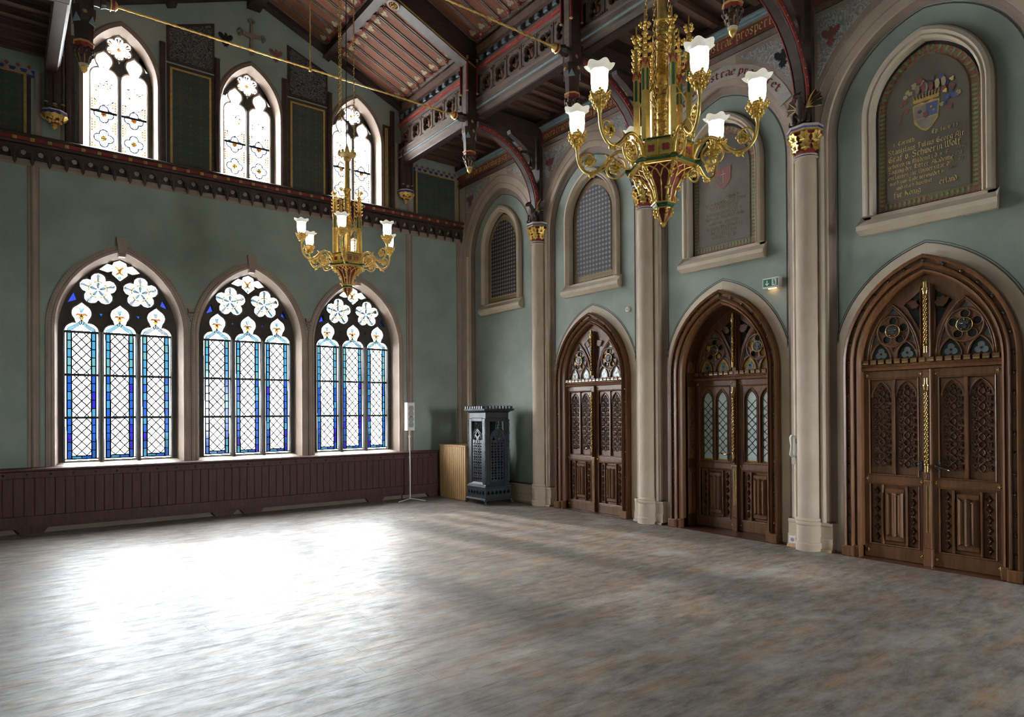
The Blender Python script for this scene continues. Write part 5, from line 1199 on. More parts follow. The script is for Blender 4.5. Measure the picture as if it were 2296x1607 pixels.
def brace(lab):
    e = E('arched_brace', (0,0,0), 0, kind='thing', label=lab, category='brace', group='arched timber braces over the aisle')
    n = 18; C0 = [(6.32+1.28*math.sin(PI/2*k/n), 5.30+1.16*math.cos(PI/2*k/n)) for k in range(n+1)]
    MB().sweep(C0, [(-.02,-.075),(-.05,-.05),(-.05,.05),(-.02,.075),(.06,.075),(.06,-.075)]).build('curved_rib', 'timber', e)
    MB().sweep(C0, [(-.045,-.081),(-.045,-.07),(.01,-.07),(.01,-.081)]).sweep(C0, [(-.045,.081),(-.045,.07),(.01,.07),(.01,.081)]).build('red_stripe', 'red_paint', e)
    m = MB()
    for k in range(1, n):
        for s in (-1, 1): m.ball((C0[k][0]-.015*math.sin(PI/2*k/n), s*.082, C0[k][1]-.015*math.cos(PI/2*k/n)), .010, 5, 3)
    m.build('gilt_studs', 'gilt_paint', e, kind='stuff')
    MB().box(6.29,7.695,-.10,.10,6.56,6.79).build('collar_beam', 'timber', e); MB().box(7.615,7.695,-.10,.10,5.05,6.56).build('wall_post', 'timber', e)
    m = MB().tube([(x, 0, z) for x, z in circ(7.36, 6.14, .135, 24)], .028, 8, closed=True); m.build('roundel', 'timber', e)
    P = [(-.075,.085),(-.02,.075),(.03,.09),(.08,.07),(.07,-.02),(.045,-.08),(-.01,-.10),(-.06,-.075),(-.08,0)]
    MB().prism(shift(P, 7.36, 6.14), -.02, .02).build('shield', 'stone_brown', e)
    MB().prism([(7.40,6.30),(7.56,6.30),(7.56,6.56),(7.0,6.56),(7.02,6.50),(7.2,6.42)], -.05, .05).prism([(7.50,6.02),(7.56,6.0),(7.56,6.3),(7.47,6.28)], -.05, .05).build('spandrel_infill', 'timber', e)
    return e
bl = {(9.12, 1): 'arched brace with red stripe springing from the column by the stove', (6.62, 1): 'arched brace with red stripe behind the near chandelier', (4.12, 1): 'arched brace with red stripe springing from the column with the intercom', (9.12, -1): 'arched brace over the opposite aisle, cut by the top left corner'}
proto = None
for (y, sd), l in bl.items():
    if proto is None: o = proto = brace('')
    else: o = copy_tree(proto)
    o.location = (0, y, 0) if sd > 0 else (2*XC, y, 0); o.rotation_euler = (0, 0, 0 if sd > 0 else PI); o['label'] = l
def tie(y, lab):
    e = E('tie_rod', (XC, y, 6.53), 0, kind='thing', label=lab, category='rod', group='twisted gilt tie rods across the hall')
    L = 2.36; m = MB().lathe([(.012,-L),(.012,L)], 8); n = 420
    for ph in (0, PI): m.tube([(.010*math.cos(ph+k*.35), .010*math.sin(ph+k*.35), -L+2*L*k/n) for k in range(n+1)], .0065, 4)
    m.xf(Matrix.Rotation(PI/2, 4, 'Y')).build('bar', 'gold', e)
    m = MB().lathe([(.010,0),(.010,1.75)], 8); n = 160
    m.tube([(.009*math.cos(k*.35), .009*math.sin(k*.35), 1.75*k/n) for k in range(n+1)], .005, 4); m.build('hanger', 'gilt_paint', e)
    MB().lathe([(.012,-.04),(.022,-.03),(.022,.02),(.012,.04)], 8).build('joint', 'gold', e)
tie(9.12, 'long twisted gilt tie rod with vertical hanger before the end wall'); tie(6.62, 'shorter-looking twisted gilt tie rod crossing the ceiling boards above the near chandelier')
# gable-wall posts on gilt corbels
def wall_corbel(x, lab):
    e = E('corbelled_post', (x, YW-.12, 0), 0, kind='thing', label=lab, category='post', group='wall posts on gilt corbels')
    MB().box(-.09,.09,-.07,.115,6.05,7.0).build('shaft', 'timber', e)
    m = MB()
    for sx in (-1, 1): m.lathe([(.018,6.08),(.018,6.85)], 8, (sx*.10,-.08,0)).lathe([(.02,6.14),(.028,6.15),(.02,6.16)], 8, (sx*.10,-.08,0), 1)
    m.lathe([(.022,6.06),(.022,6.9)], 8, (0,-.085,0)); 
    for z in (6.1, 6.13, 6.62, 6.65): m.lathe([(.022,z),(.034,z+.01),(.022,z+.02)], 8, (0,-.085,0), 1)
    m.build('colonnettes', ['timber', 'gilt_paint'], e)
    MB().lathe([(.165,6.05),(.165,6.03),(.17,6.03),(.17,6.0)], 8, rot=PI/8, sm=False, mis=[0,0,1]).build('abacus', ['stone_pale', 'blue_paint'], e)
    MB().lathe([(.15,6.0),(.12,5.94),(.05,5.87)], 10).build('bell', 'red_paint', e)
    m = MB(); rr = random.Random(9)
    for k in range(26):
        a = rr.uniform(PI*.95, 2.05*PI); z = rr.uniform(5.89, 5.99); r = .04+.115*(z-5.86)/.14; m.ball((r*math.cos(a), r*math.sin(a), z), .026, 6, 4, sc=(1,1,.8))
    for k in range(7): a = PI+k*PI/6; m.prism([(0,-.04),(.03,-.01),(.045,.03),(0,.05),(-.045,.03),(-.03,-.01)], -.01, .01); m.xf(Matrix.Translation((.14*math.cos(a), .14*math.sin(a), 5.955)) @ Matrix.Rotation(a+PI/2, 4, 'Z') @ Matrix.Rotation(.6, 4, 'X'), len(m.v)-24)
    m.build('gilt_leaves', 'gold', e)
    MB().lathe([(.04,5.88),(.05,5.865),(.035,5.85),(.04,5.83),(.02,5.80),(0,5.785)], 10).build('finial', 'gold', e)
wall_corbel(6.36, 'wall post on a gilt leafy corbel next to the window behind the chandelier chains'); wall_corbel(.63, 'wall post on a gilt leafy corbel in the dim corner behind the hanging post')
# ---- winged dragons crouching on the capitals
def dragon(y, lab):
    e = E('dragon_statue', (7.545, y-.02, 5.047), 0, kind='thing', label=lab, category='statue', group='carved dragons on the column capitals')
    m = MB()
    m.tube([(.02,.0,.05),(0,0,.10),(-.03,0,.17),(-.05,0,.24),(-.075,0,.29),(-.11,0,.31)], [.05,.065,.06,.042,.032,.03], 10)
    m.tube([(-.10,0,.315),(-.14,0,.305),(-.185,0,.285)], [.036,.032,.012], 8).tube([(-.11,0,.295),(-.15,0,.275),(-.175,0,.262)], [.02,.014,.006], 6)
    for s in (-1, 1):
        m.tube([(-.10,s*.02,.335),(-.07,s*.03,.375)], [.010,.002], 5); m.ball((-.13,s*.022,.325), .008, 6, 4)
        m.tube([(-.02,s*.05,.16),(-.075,s*.065,.11),(-.08,s*.06,.03),(-.11,s*.06,.008)], [.024,.018,.014,.010], 6); m.tube([(.03,s*.055,.09),(.0,s*.08,.10),(-.01,s*.085,.02),(-.05,s*.085,.008)], [.034,.03,.016,.010], 6)
    m.tube([(.03,0,.06),(.05,.05,.03),(.03,.12,.02),(-.03,.15,.03),(-.05,.13,.06)], [.04,.028,.018,.012,.004], 6)
    m.build('body', 'timber', e)
    MB().tube([(-.155,0,.285),(-.19,0,.262),(-.20,0,.235)], [.008,.007,.003], 5).build('tongue', 'red_paint', e)
    for s in (-1, 1):
        tips = [(.05,s*.14,.40),(.06,s*.20,.35),(.06,s*.23,.27),(.055,s*.22,.18)]; r0 = (.0,s*.05,.20); kn_ = (.02,s*.10,.33)
        g = MB(); n = len(tips)
        for a, b in zip(tips[:-1], tips[1:]): g.add([r0, a, tuple((a[i]+b[i]+.25*r0[i])/2.25 for i in range(3)), b, tuple(v+.006 for v in r0), tuple(v+.006 for v in a), tuple((a[i]+b[i]+.25*r0[i])/2.25+.006 for i in range(3)), tuple(v+.006 for v in b)], [(0,1,2,3),(4,7,6,5),(1,5,6,2),(2,6,7,3)])
        for t in tips: g.tube([r0, kn_ if t is tips[0] else tuple((r0[i]+t[i])/2+.008 for i in range(3)), t], [.012,.009,.004], 5, mi=1)
        g.build('wing', ['timber', 'gilt_paint'], e)
for y, l in ((9.12, 'small winged dragon on the gilt capital by the stove'), (6.62, 'small winged dragon half hidden behind the near chandelier'), (4.12, 'small winged dragon on the gilt capital above the intercom')): dragon(y, l)
# ================================================================ chandeliers
def shade_mesh():
    m = MB(); n = 60; prof = [(.018,0),(.040,.006),(.050,.03),(.054,.07),(.053,.11),(.056,.135),(.066,.152),(.080,.163),(.088,.166)]
    vs = []
    for i, (r, z) in enumerate(prof):
        t = max(0, (i-4)/(len(prof)-5))
        for j in range(n):
            a = 2*PI*j/n; w_ = t*t*(.007*math.cos(a*6)); vs.append(((r+w_)*math.cos(a), (r+w_)*math.sin(a), z+t*.007*math.cos(a*6)))
    k = len(prof)
    for i in range(k-1):
        m.add(vs[i*n:(i+2)*n], [(j, (j+1) % n, n+(j+1) % n, n+j) for j in range(n)], 0 if i < 5 else 1, True)
    # inner wall
    iv = [(x*.93, y*.93, z+.002) for x, y, z in vs]
    for i in range(k-1): m.add(iv[i*n:(i+2)*n], [(j, n+j, n+(j+1) % n, (j+1) % n) for j in range(n)], 0 if i < 5 else 1, True)
    return m.mesh('lamp_shade', ['milk_glass', 'milk_glass_rim'])
SHADE = shade_mesh()
SOCK = MB().lathe([(.016,-.05),(.022,-.035),(.022,-.02),(.03,-.012),(.034,0),(.034,.012),(.02,.014)], 14).mesh('socket', 'brass')
BULB = MB().ball((0,0,.07), .022, 10, 6, sc=(1,1,1.5)).mesh('bulb', 'lamp_bulb')
def leafcup():
    m = MB(); rr = random.Random(4)
    m.lathe([(.012,-.10),(.018,-.07),(.026,-.04),(.03,-.02)], 10)
    for k in range(6):
        a = k*PI/3; c, s = math.cos(a), math.sin(a)
        for r, z, b in ((.022,-.06,.016),(.034,-.035,.018),(.048,-.012,.017),(.060,.004,.013),(.066,.018,.009)):
            m.ball((r*c+rr.uniform(-.006,.006), r*s+rr.uniform(-.006,.006), z), b, 6, 4, sc=(1,1,.85))
        for q in (-.35, .35): m.ball((.05*math.cos(a+q), .05*math.sin(a+q), -.004), .010, 6, 4)
    return m.mesh('leaf_cup', 'gold')
CUP = leafcup()
def leafspray(R, seed, n=22):
    m = MB(); rr = random.Random(seed)
    for k in range(n):
        a = rr.uniform(0, 2*PI); r = R*math.sqrt(rr.random())*.85; b = rr.uniform(.008, .014)
        m.ball((r*math.cos(a), rr.uniform(-.012,.012), r*math.sin(a)), b, 6, 4, sc=(1.2,.8,1))
    for k in range(5):
        a = k*2*PI/5+.4; m.prism([(0,-.008),(.020,-.016),(R*.95,0),(.020,.016),(0,.008)], -.004, .004); m.xf(Matrix.Rotation(-a, 4, 'Y'), len(m.v)-20)
    return m.mesh('leaf_spray', 'gold')
SPR = [leafspray(.052, 1), leafspray(.042, 2, 18)]
def arm_mesh():
    m = MB()
    def cat(P, n=6):
        R = []
        for i in range(len(P)-1):
            p0, p1, p2, p3 = [Vector(P[max(0, min(len(P)-1, i+d))]) for d in (-1, 0, 1, 2)]
            for k in range(n):
                t = k/n; R.append(.5*((2*p1)+(-p0+p2)*t+(2*p0-5*p1+4*p2-p3)*t*t+(-p0+3*p1-3*p2+p3)*t**3))
        R.append(Vector(P[-1])); return R
    A = cat([(.19,0,.425),(.225,0,.505),(.285,0,.548),(.345,0,.530),(.40,0,.475),(.46,0,.432),(.525,0,.440),(.572,0,.495),(.588,0,.56),(.59,0,.62)])
    m.tube(A, [.013-.003*k/len(A) for k in range(len(A))], 8)
    m.tube([(.315+.068*math.cos(a), 0, .440+.068*math.sin(a)) for a in [math.radians(70-330*k/26) for k in range(27)]], .0075, 6)
    m.tube([(.52+.048*math.cos(a), 0, .520+.052*math.sin(a)) for a in [math.radians(-60+300*k/22) for k in range(23)]], .007, 6)
    m.tube(cat([(.36,0,.50),(.385,0,.455),(.42,0,.435),(.455,0,.45)]), .006, 5)
    rr = random.Random(8)
    for cx, cz in ((.365,.515),(.475,.425),(.24,.53),(.205,.40)):
        for k in range(8): m.ball((cx+rr.uniform(-.024,.024), rr.uniform(-.014,.014), cz+rr.uniform(-.016,.016)), rr.uniform(.009,.015), 6, 4)
        m.tube([(cx, 0, cz), (cx+.03, 0, cz-.035 if cz < .45 else cz+.03)], [.011,.003], 5)
    m.box(.175,.215,-.022,.022,.375,.395,0)
    return m.mesh('arm', 'gold')
ARM = arm_mesh()
def chain_mesh(L):
    m = MB(); n = int(L/.034)
    for k in range(n):
        z = k*.034; P = []
        for j in range(10):
            a = 2*PI*j/10; x, zz = .010*math.cos(a), .024*math.sin(a)
            P.append((x, 0, z+zz) if k % 2 == 0 else (0, x, z+zz))
        m.tube(P, .0035, 4, closed=True)
    return m.mesh('chain', 'brass')
def make_chandelier(lab, zt, top):
    e = E('chandelier', (0,0,0), 0, kind='thing', label=lab, category='chandelier', group='gilt gothic chandeliers')
    A6 = [k*PI/3 for k in range(6)]; AF = [a+PI/6 for a in A6]
    # funnel
    prof = [(.055,.145),(.062,.18),(.080,.25),(.115,.31),(.165,.355),(.198,.378)]
    MB().lathe(prof, 6, sm=False).build('funnel', 'red_paint', e)
    m = MB()
    for a in A6: m.tube([(r*1.02*math.cos(a), r*1.02*math.sin(a), z) for r, z in prof], .010, 6)
    for a in A6:                       # tracery bars on every face
        p = Vector((math.cos(a), math.sin(a), 0)); q = Vector((math.cos(a+PI/3), math.sin(a+PI/3), 0))
        def on(t, k): 
            i = min(int(k), 4); f = k-i; r = prof[i][0]+(prof[i+1][0]-prof[i][0])*f; z = prof[i][1]+(prof[i+1][1]-prof[i][1])*f
            v = (p*(1-t)+q*t)*(r*1.012); v.z = z; return v
        m.tube([on(.5, k*.5) for k in range(7)], .006, 5)
        m.tube([on(.5, 3), on(.38, 3.8), on(.16, 4.5), on(.02, 4.9)], .006, 5); m.tube([on(.5, 3), on(.62, 3.8), on(.84, 4.5), on(.98, 4.9)], .006, 5)
        m.tube([on(.02, 3), on(.14, 3.6), on(.30, 4.0), on(.5, 4.9)], .005, 5); m.tube([on(.98, 3), on(.86, 3.6), on(.70, 4.0), on(.5, 4.9)], .005, 5)
        m.tube([on(.02, 4.95), on(.98, 4.95)], .008, 5)
    m.build('funnel_ribs', 'gold', e)
    m = MB(); rr = random.Random(6)
    for a in A6:
        for r, z in prof[1:]+[(.135,.33)]:
            for k in range(4): m.ball(((r+.018)*math.cos(a)+rr.uniform(-.012,.012), (r+.018)*math.sin(a)+rr.uniform(-.012,.012), z+rr.uniform(-.014,.010)), rr.uniform(.008,.012), 6, 4)
    m.build('crockets', 'gold', e, kind='stuff')
    # drop
    MB().lathe([(.07,.148),(.07,.138),(.06,.128)], 6, sm=False, mi=0).build('green_ring', 'green_paint', e)
    MB().lathe([(.082,.158),(.082,.150),(.070,.147)], 6, sm=False).lathe([(.056,.130),(.05,.12)], 6, sm=False).build('drop_rim', 'gold', e)
    m = MB().lathe([(.048,.125),(.048,.09),(.030,.055),(.012,.03)], 6, sm=False, mi=1)
    for a in A6:
        m.tube([(.05*math.cos(a), .05*math.sin(a), .125), (.05*math.cos(a), .05*math.sin(a), .09), (.014*math.cos(a), .014*math.sin(a), .03)], .006, 5)
        for z, r in ((.115,.056),(.095,.058),(.075,.047)): m.ball((r*math.cos(a), r*math.sin(a), z), .012, 6, 4)
    m.lathe([(.018,.032),(.020,.024),(.010,.016),(.013,.010),(.0,.0)], 8); m.build('drop_finial', ['gold', 'red_paint'], e)
    # cornice and drum
    MB().lathe([(.20,.375),(.232,.383),(.232,.402),(.20,.412)], 6, sm=False, mis=[0,1,0]).build('cornice', ['gold', 'green_paint'], e)
    m = MB()
    for a in A6: m.box(.19,.245,-.035,.035,.386,.405,1).box(.185,.24,-.033,.033,.405,.413,0); m.xf(Matrix.Rotation(a, 4, 'Z'), len(m.v)-16)
    m.build('cornice_blocks', ['gold', 'green_paint'], e)
    MB().lathe([(.195,.41),(.195,.535),(.190,.545)], 6, sm=False).build('drum', 'gold', e)
    MB().lathe([(.199,.528),(.199,.538)], 6, sm=False, caps=False).build('drum_line', 'green_paint', e)
    qm = MB().prism([(-.040,-.045),(.040,-.045),(.040,.045),(-.040,.045)], -.004, 0)
    for k in range(4): qm.prism(circ(.015*math.cos(PI/4+k*PI/2), .015*math.sin(PI/4+k*PI/2), .0125, 10), -.007, 0, mi=1)
    qm.sweep([(-.040,-.045),(-.040,.045),(.040,.045),(.040,-.045)], [(0,-.004),(.004,-.009),(.007,-.004)], closed=True); qm = qm.mesh('quatrefoil_panel', ['gold_bright', 'red_bright'])
    ap = .195*math.cos(PI/6)
    for a in AF:
        for t in (-.046, .046): O('quatrefoil_panel', qm, e, (ap*math.cos(a)-t*math.sin(a), ap*math.sin(a)+t*math.cos(a), .470), (0, 0, a+PI/2))
    # pinnacled posts
    pm = MB().bbox(-.019,.019,-.019,.019,.41,1.03,.003)
    for k in range(4):
        n0 = len(pm.v); pm.box(-.0085,.0085,-.0205,-.018,.86,1.015,1).prism([(-.026,1.01),(-.022,1.005),(0,1.045),(.022,1.005),(.026,1.01),(0,1.062)], -.024, -.014, mi=2).prism([(-.02,1.0),(.02,1.0),(0,1.045)], -.022, -.012)
        pm.xf(Matrix.Rotation(k*PI/2, 4, 'Z'), n0)
    pm.lathe([(.026,1.02),(.018,1.08),(.012,1.22),(.022,1.228),(.022,1.238),(.008,1.25),(.005,1.37),(.0,1.375)], 4, sm=False, rot=PI/4)
    for k in range(4):
        a = k*PI/2+PI/4
        for z in (1.07,1.115,1.16,1.20): pm.ball((.026*math.cos(a), .026*math.sin(a), z), .011, 6, 4).ball((.036*math.cos(a), .036*math.sin(a), z+.008), .007, 5, 3)
        for z, r in ((1.275,.022),(1.29,.032),(1.30,.024)): pm.ball((r*math.cos(a), r*math.sin(a), z), .010, 6, 4)
    pm = pm.mesh('pinnacle_post', ['gold', 'green_paint', 'red_bright'])
    for a in A6: O('pinnacle_post', pm, e, (.172*math.cos(a), .172*math.sin(a), 0), (0, 0, a+PI/4*0))
    m = MB()
    for a in A6:
        for z0 in (.93,): m.tube([((.172-.13*t)*math.cos(a), (.172-.13*t)*math.sin(a), z0-.12*(1-t)+.13*t*t) for t in [k/8 for k in range(9)]], .006, 5)
        m.tube([((.172-.13*t)*math.cos(a), (.172-.13*t)*math.sin(a), .78+.10*math.sin(t*PI)) for t in [k/8 for k in range(9)]], .005, 5)
    m.build('flying_struts', 'gold', e)
    # stem
    stem = MB().lathe([(.040,.545),(.040,.84)], 16).lathe([(.040,1.0),(.040,1.36)], 16).build('stem', 'gold_relief', e)
    m = MB()
    for z, w2 in ((.545,.012),(.85,.022),(.96,.022),(1.37,.014)): m.lathe([(.04,z-w2),(.052,z-w2*.5),(.052,z+w2*.5),(.04,z+w2)], 16)
    for k in range(18):
        a = k*PI/9*2; m.ball((.046*math.cos(a), .046*math.sin(a), .905+.02*(k % 3-1)), .016, 6, 4)
    m.lathe([(.036,.84),(.036,1.0)], 12); m.build('stem_collars', 'gold', stem)
    MB().lathe([(.034,1.36),(.030,top-.06)], 14).build('upper_stem', 'gold', stem)
    m = MB().lathe([(.03,top-.08),(.05,top-.05),(.04,top-.03),(.09,top+.0),(.10,top+.015),(.03,top+.02),(.02,top+.10),(.0,top+.16)], 16)
    for k in range(10): m.ball((.10*math.cos(k*PI/5), .10*math.sin(k*PI/5), top+.02), .022, 6, 4, sc=(1,1,1.3))
    m.build('coronet', 'gilt_paint', stem)
    # arms
    for k, a in enumerate(A6):
        ar = O('arm', ARM, e, (0,0,0), (0,0,a))
        O('leaf_spray', SPR[0], ar, (.315,0,.445)); O('leaf_spray', SPR[1], ar, (.505,0,.520)); O('leaf_cup', CUP, ar, (.59,0,.70), (0,0,k))
        O('socket', SOCK, ar, (.59,0,.715)); O('lamp_shade', SHADE, ar, (.59,0,.72), (0,0,k*.4)); O('bulb', BULB, ar, (.59,0,.72))
    L = 8.35-zt-.56
    cm = chain_mesh(L)
    for a in (PI*.08, PI*1.08, PI*.58): O('chain', cm, e, (.115*math.cos(a), .115*math.sin(a), .56), (0,0,a))
    MB().tube([(.0,.02,top+.1),(.01,.02,8.4-zt)], .006, 6).build('cable', 'black', e)
    return e
c1 = make_chandelier('gilt six-armed chandelier hanging in front of the stained windows, the smaller-looking one', 3.10, 1.80); c1.location = (3.48, 7.89, 3.12)
c2 = make_chandelier('large-looking gilt six-armed chandelier hanging near the inscription frieze', 2.86, 1.80); c2.location = (3.485, 2.857, 2.875)
# ================================================================ loose things
# ---- cast iron gothic stove casing
sv = E('iron_stove', (7.19, 10.02, 0), 0, kind='thing', label='dark cast iron gothic stove casing with pierced tracery sides', category='stove')
S = .28
for sx in (-1, 1):
    for sy in (-1, 1):
        m = MB().tube([(sx*(S+.015), sy*(S+.015), 0), (sx*(S+.03), sy*(S+.03), .02), (sx*(S), sy*S, .05), (sx*(S+.02), sy*(S+.02), .075)], [.022,.028,.02,.034], 8); m.build('foot', 'cast_iron', sv)
def sq(prof, name, mat='cast_iron'):
    return MB().lathe([(r*math.sqrt(2), z) for r, z in prof], 4, rot=PI/4, sm=False).build(name, mat, sv)
sq([(S+.03,.07),(S+.04,.075),(S+.04,.09),(S+.02,.11),(S+.02,.13)], 'base_moulding')
sq([(S+.015,.29),(S+.025,.30),(S+.025,.315),(S-.01,.35),(S-.02,.365)], 'plinth_moulding')
sq([(S-.03,1.55),(S-.02,1.56),(S-.02,1.66),(S+.0,1.68),(S+.02,1.69),(S+.05,1.70),(S+.06,1.735),(S+.02,1.74)], 'cornice')
sq([(S-.06,.13),(S-.06,.3)], 'plinth_core', 'black')
crn = MB().box(-.020,.020,-.035,.01,0,.045).add([(-.02,-.035,.045),(.02,-.035,.045),(.02,.01,.058),(-.02,.01,.058)], [(0,1,2,3)]).mesh('merlon', 'cast_iron')
for f in range(4):
    face = E('side', (0,0,0), f*PI/2, sv)      # local -y faces outward
    hs = [foil(-.225+.09*k, .21, 4, .018, .0165, PI/2, 5) for k in range(6)]
    MB().prism([(-S-.01,.13),(S+.01,.13),(S+.01,.295),(-S-.01,.295)], -S-.012, -S+.0, hs).build('pierced_plinth', 'cast_iron', face)
    # tall pierced panel
    hp = []; 
    for k in range(4):
        cx = -.105+.07*k
        for j in range(7):
            z = .46+.098*j
            hp += [foil(cx, z, 4, .012, .0105, PI/4, 4)]
            hp += [[(cx-.024, z+.05), (cx, z+.036), (cx+.024, z+.05), (cx, z+.064)]]
    for cx in (-.07, .07): hp.append(foil(cx, 1.19, 3, .022, .020, PI/2, 5))
    hp.append(foil(0, 1.265, 4, .024, .021, PI/2, 5))
    top = [(-.155,.40),(-.155,1.17)]+[(x, z) for x, z in arch(.155, 1.17, .20, 8)][1:-1]+[(.155,1.17),(.155,.40)]
    MB().prism(top, -.235, -.222, hp).build('tracery_screen', 'cast_iron', face, (0,-.022,0))
    g = MB()
    for k in range(9):
        cx = -.16+.04*k; zb = 1.17+.20*max(0, 1-abs(cx)/.16); g.tube([(cx,-.228,zb-.01),(cx,-.228,1.50)], .006, 5)
    for a, r in ((.155,.010),(.12,.006)): g.tube([(x, -.238, z) for x, z in arch(a, 1.17, .20*a/.155, 8)], r, 5)
    for k in range(7): 
        t = k/6; 
        for s in (-1, 1): g.ball((s*.165*(1-t), -.24, 1.19+.24*t*t+.06*t), .012, 5, 4)
    g.tube([(0,-.238,1.40),(0,-.238,1.52)], .008, 5).ball((0,-.24,1.46), .022, 6, 4).ball((0,-.24,1.51), .016, 6, 4)
    for cx in (-.07, 0, .07): g.tube([(cx,-.236,.40),(cx,-.236,1.16)], .005, 5)
    g.build('tracery_bars', 'cast_iron', face, (0,-.022,0))
    MB().bbox(-S+.02, -.165, -.25, -.20, .36, 1.56, .01).bbox(.165, S-.02, -.25, -.20, .36, 1.56, .01).bbox(-.17,.17,-.25,-.20,1.50,1.57,.008).build('frame', 'cast_iron', face, (0,-.022,0))
    MB().add([(-.20,-.255,.36),(.20,-.255,.36),(.165,-.215,.42),(-.165,-.215,.42)], [(0,1,2,3)]).build('sloped_sill', 'cast_iron', face, (0,-.022,0))
    m = MB().lathe([(.012,.40),(.012,1.5)], 8, (-S+.016,-S+.016,0)); n = 80
    m.tube([(-S+.016+.012*math.cos(k*.55), -S+.016+.012*math.sin(k*.55), .40+1.1*k/n) for k in range(n+1)], .007, 5)
    m.ball((-S+.016,-S+.016,1.52), .02, 6, 4).build('twisted_colonnette', 'cast_iron', face)
    for k in range(8): O('merlon', crn, face, (-S-.02+.043+(2*S-.046)*k/7.0, -S-.03, 1.735))
# ---- ribbed pine box in the corner
px = E('pine_box', (6.96, 10.46, 0), 0, kind='thing', label='light pine box with vertical ribbed boards standing behind the stove', category='box')
MB().box(.012, .60, .0, .93, .01, 1.02).build('body', 'pine', px); MB().box(-.004,.62,-.005,.94,1.02,1.04).build('lid', 'pine', px)
rb = MB().bbox(-.0335,.0335,-.014,.0,.0,1.02,.008).mesh('slat', 'pine')
for k in range(13): O('slat', rb, px, (.012, .035+k*.0715, 0), (0,0,-PI/2))
for k in range(8): O('slat', rb, px, (.05+k*.0715, 0, 0), (0,0,0))
# ---- speaker on its stand
ss = E('speaker_stand', (6.20, 11.23, 0), 0, kind='thing', label='thin cream floor stand with three-legged base under the white speaker', category='stand')
MB().lathe([(.013,.02),(.013,.85)], 10).lathe([(.010,.85),(.010,1.33)], 10).build('pole', 'white_paint', ss); MB().lathe([(.018,1.20),(.020,1.21),(.020,1.235),(.014,1.24)], 10).build('collar', 'white_paint', ss)
for a in (math.radians(205), math.radians(300), math.radians(75)):
    MB().tube([(0,0,.035),(.17*math.cos(a),.17*math.sin(a),.022),(.36*math.cos(a) if a < 5 else .32*math.cos(a), .36*math.sin(a),.009)], [.010,.010,.009], 6).build('leg', 'white_paint', ss) if a > 1.5 else MB().tube([(0,0,.035),(.03,.10,.02),(.05,.16,.009)], .009, 6).build('leg', 'white_paint', ss)
sp = E('column_speaker', (6.195, 11.22, 1.335), -math.radians(8), kind='thing', label='slim white column loudspeaker with grey grille on the thin stand', category='speaker')
MB().bbox(-.075,.075,-.075,.075,0,.53,.008).build('cabinet', 'plastic_white', sp)
P = []
zs = [.06+.41*k/40 for k in range(41)]; wv = [.035+.017*abs(math.sin((z-.06)/.41*PI*4)) for z in zs]
MB().prism([(x, z) for x, z in zip(wv, zs)]+[(-x, z) for x, z in reversed(list(zip(wv, zs)))], -.079, -.07).build('grille', 'grille_grey', sp)
MB().box(-.028,.028,-.082,-.078,.255,.265).build('nameplate', 'black', sp)
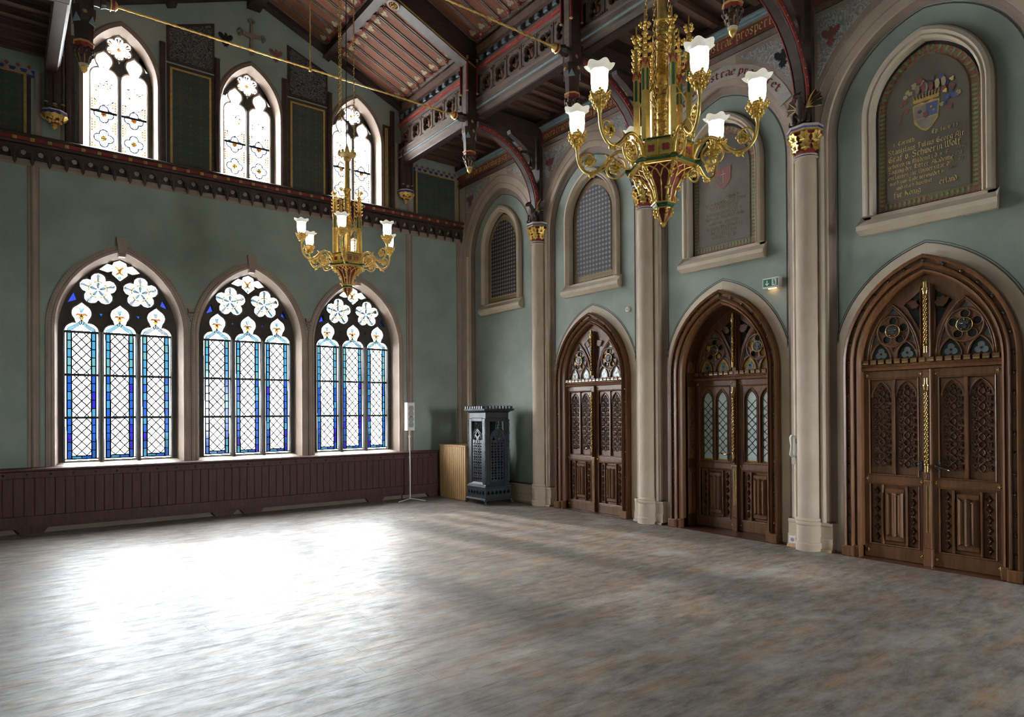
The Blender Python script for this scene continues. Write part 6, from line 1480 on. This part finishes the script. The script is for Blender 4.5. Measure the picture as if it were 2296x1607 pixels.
# ---- exit sign
ex = RW('exit_sign', 4.62, XR, kind='thing', label='lit green emergency exit sign with arrow and running figure above the recessed door', category='exit sign')
MB().bbox(-.115,.115,-.075,0,3.215,3.345,.008).build('housing', 'plastic_white', ex); MB().box(-.098,.098,-.079,-.074,3.235,3.325).build('green_face', 'exit_green', ex)
m = MB().bar((-.045,3.312), (-.045,3.258), .012, -.081, -.078).prism([(-.072,3.272),(-.045,3.243),(-.018,3.272),(-.026,3.278),(-.045,3.26),(-.064,3.278)], -.081, -.078)
m.box(.02,.085,-.081,-.078,3.24,3.322).build('white_symbols', 'white_paint', ex)
m = MB().prism(circ(.048,3.308,.008,8), -.083, -.080).bar((.05,3.298), (.056,3.275), .012, -.083, -.08).bar((.056,3.275), (.044,3.262), .008, -.083, -.08).bar((.044,3.262), (.034,3.262), .006, -.083, -.08).bar((.056,3.275), (.066,3.262), .008, -.083, -.08).bar((.066,3.262), (.062,3.247), .007, -.083, -.08).bar((.05,3.294), (.036,3.286), .006, -.083, -.08).bar((.052,3.294), (.066,3.286), .006, -.083, -.08)
m.build('running_figure', 'exit_green', ex)
m, t_, N_, L_, P_ = nt('warm_glow'); P_.inputs['Emission Color'].default_value = (1,.5,.15,1); P_.inputs['Emission Strength'].default_value = 3.0
MB().box(-.05,.05,-.05,-.02,3.208,3.216).build('lamp_strip', 'warm_glow', ex)
# ---- intercom
ic = E('intercom_handset', (XR-.085, 4.30, 0), RZ, kind='thing', label='white wall intercom with hanging cord loop beside the column', category='intercom')
MB().bbox(-.045,.045,-.035,0,1.10,1.36,.01).build('base', 'plastic_white', ic)
MB().tube([(-.012,-.05,1.355),(-.012,-.075,1.33),(-.012,-.06,1.23),(-.012,-.075,1.13),(-.012,-.05,1.105)], [.022,.024,.016,.024,.022], 8).build('handset', 'plastic_white', ic)
MB().tube([(-.015,-.05,1.105),(-.02,-.05,1.02),(-.005,-.045,.985),(.012,-.04,1.02),(.008,-.03,1.10)], .0045, 6).build('cord', 'plastic_white', ic)
MB().box(.02,.035,-.037,-.034,1.26,1.32).build('buttons', 'grille_grey', ic)
# ---- detector and socket
dt = E('wall_detector', (XR, 7.08, 3.26), RZ, kind='thing', label='small round white detector high on the green wall between two doors', category='detector')
MB().lathe([(.045,0),(.045,.02),(.03,.035),(.012,.04)], 16).xf(Matrix.Rotation(PI/2, 4, 'X')).build('housing', 'plastic_white', dt)
MB().lathe([(.012,.04),(.008,.046)], 8).xf(Matrix.Rotation(PI/2, 4, 'X')).build('lens', 'grille_grey', dt)
so = E('wall_socket', (XR-.105, 4.33, .085), RZ, kind='thing', label='white power socket low on the wall below the intercom', category='socket')
MB().bbox(-.045,.045,-.012,0,-.045,.045,.006).build('plate', 'plastic_white', so); MB().lathe([(.024,.0121),(.024,.0135)], 14).xf(Matrix.Rotation(PI/2, 4, 'X')).build('recess', 'grille_grey', so); MB().ball((-.008,-.0135,0), .003, 6, 4).ball((.008,-.0135,0), .003, 6, 4).build('contacts', 'black', so)
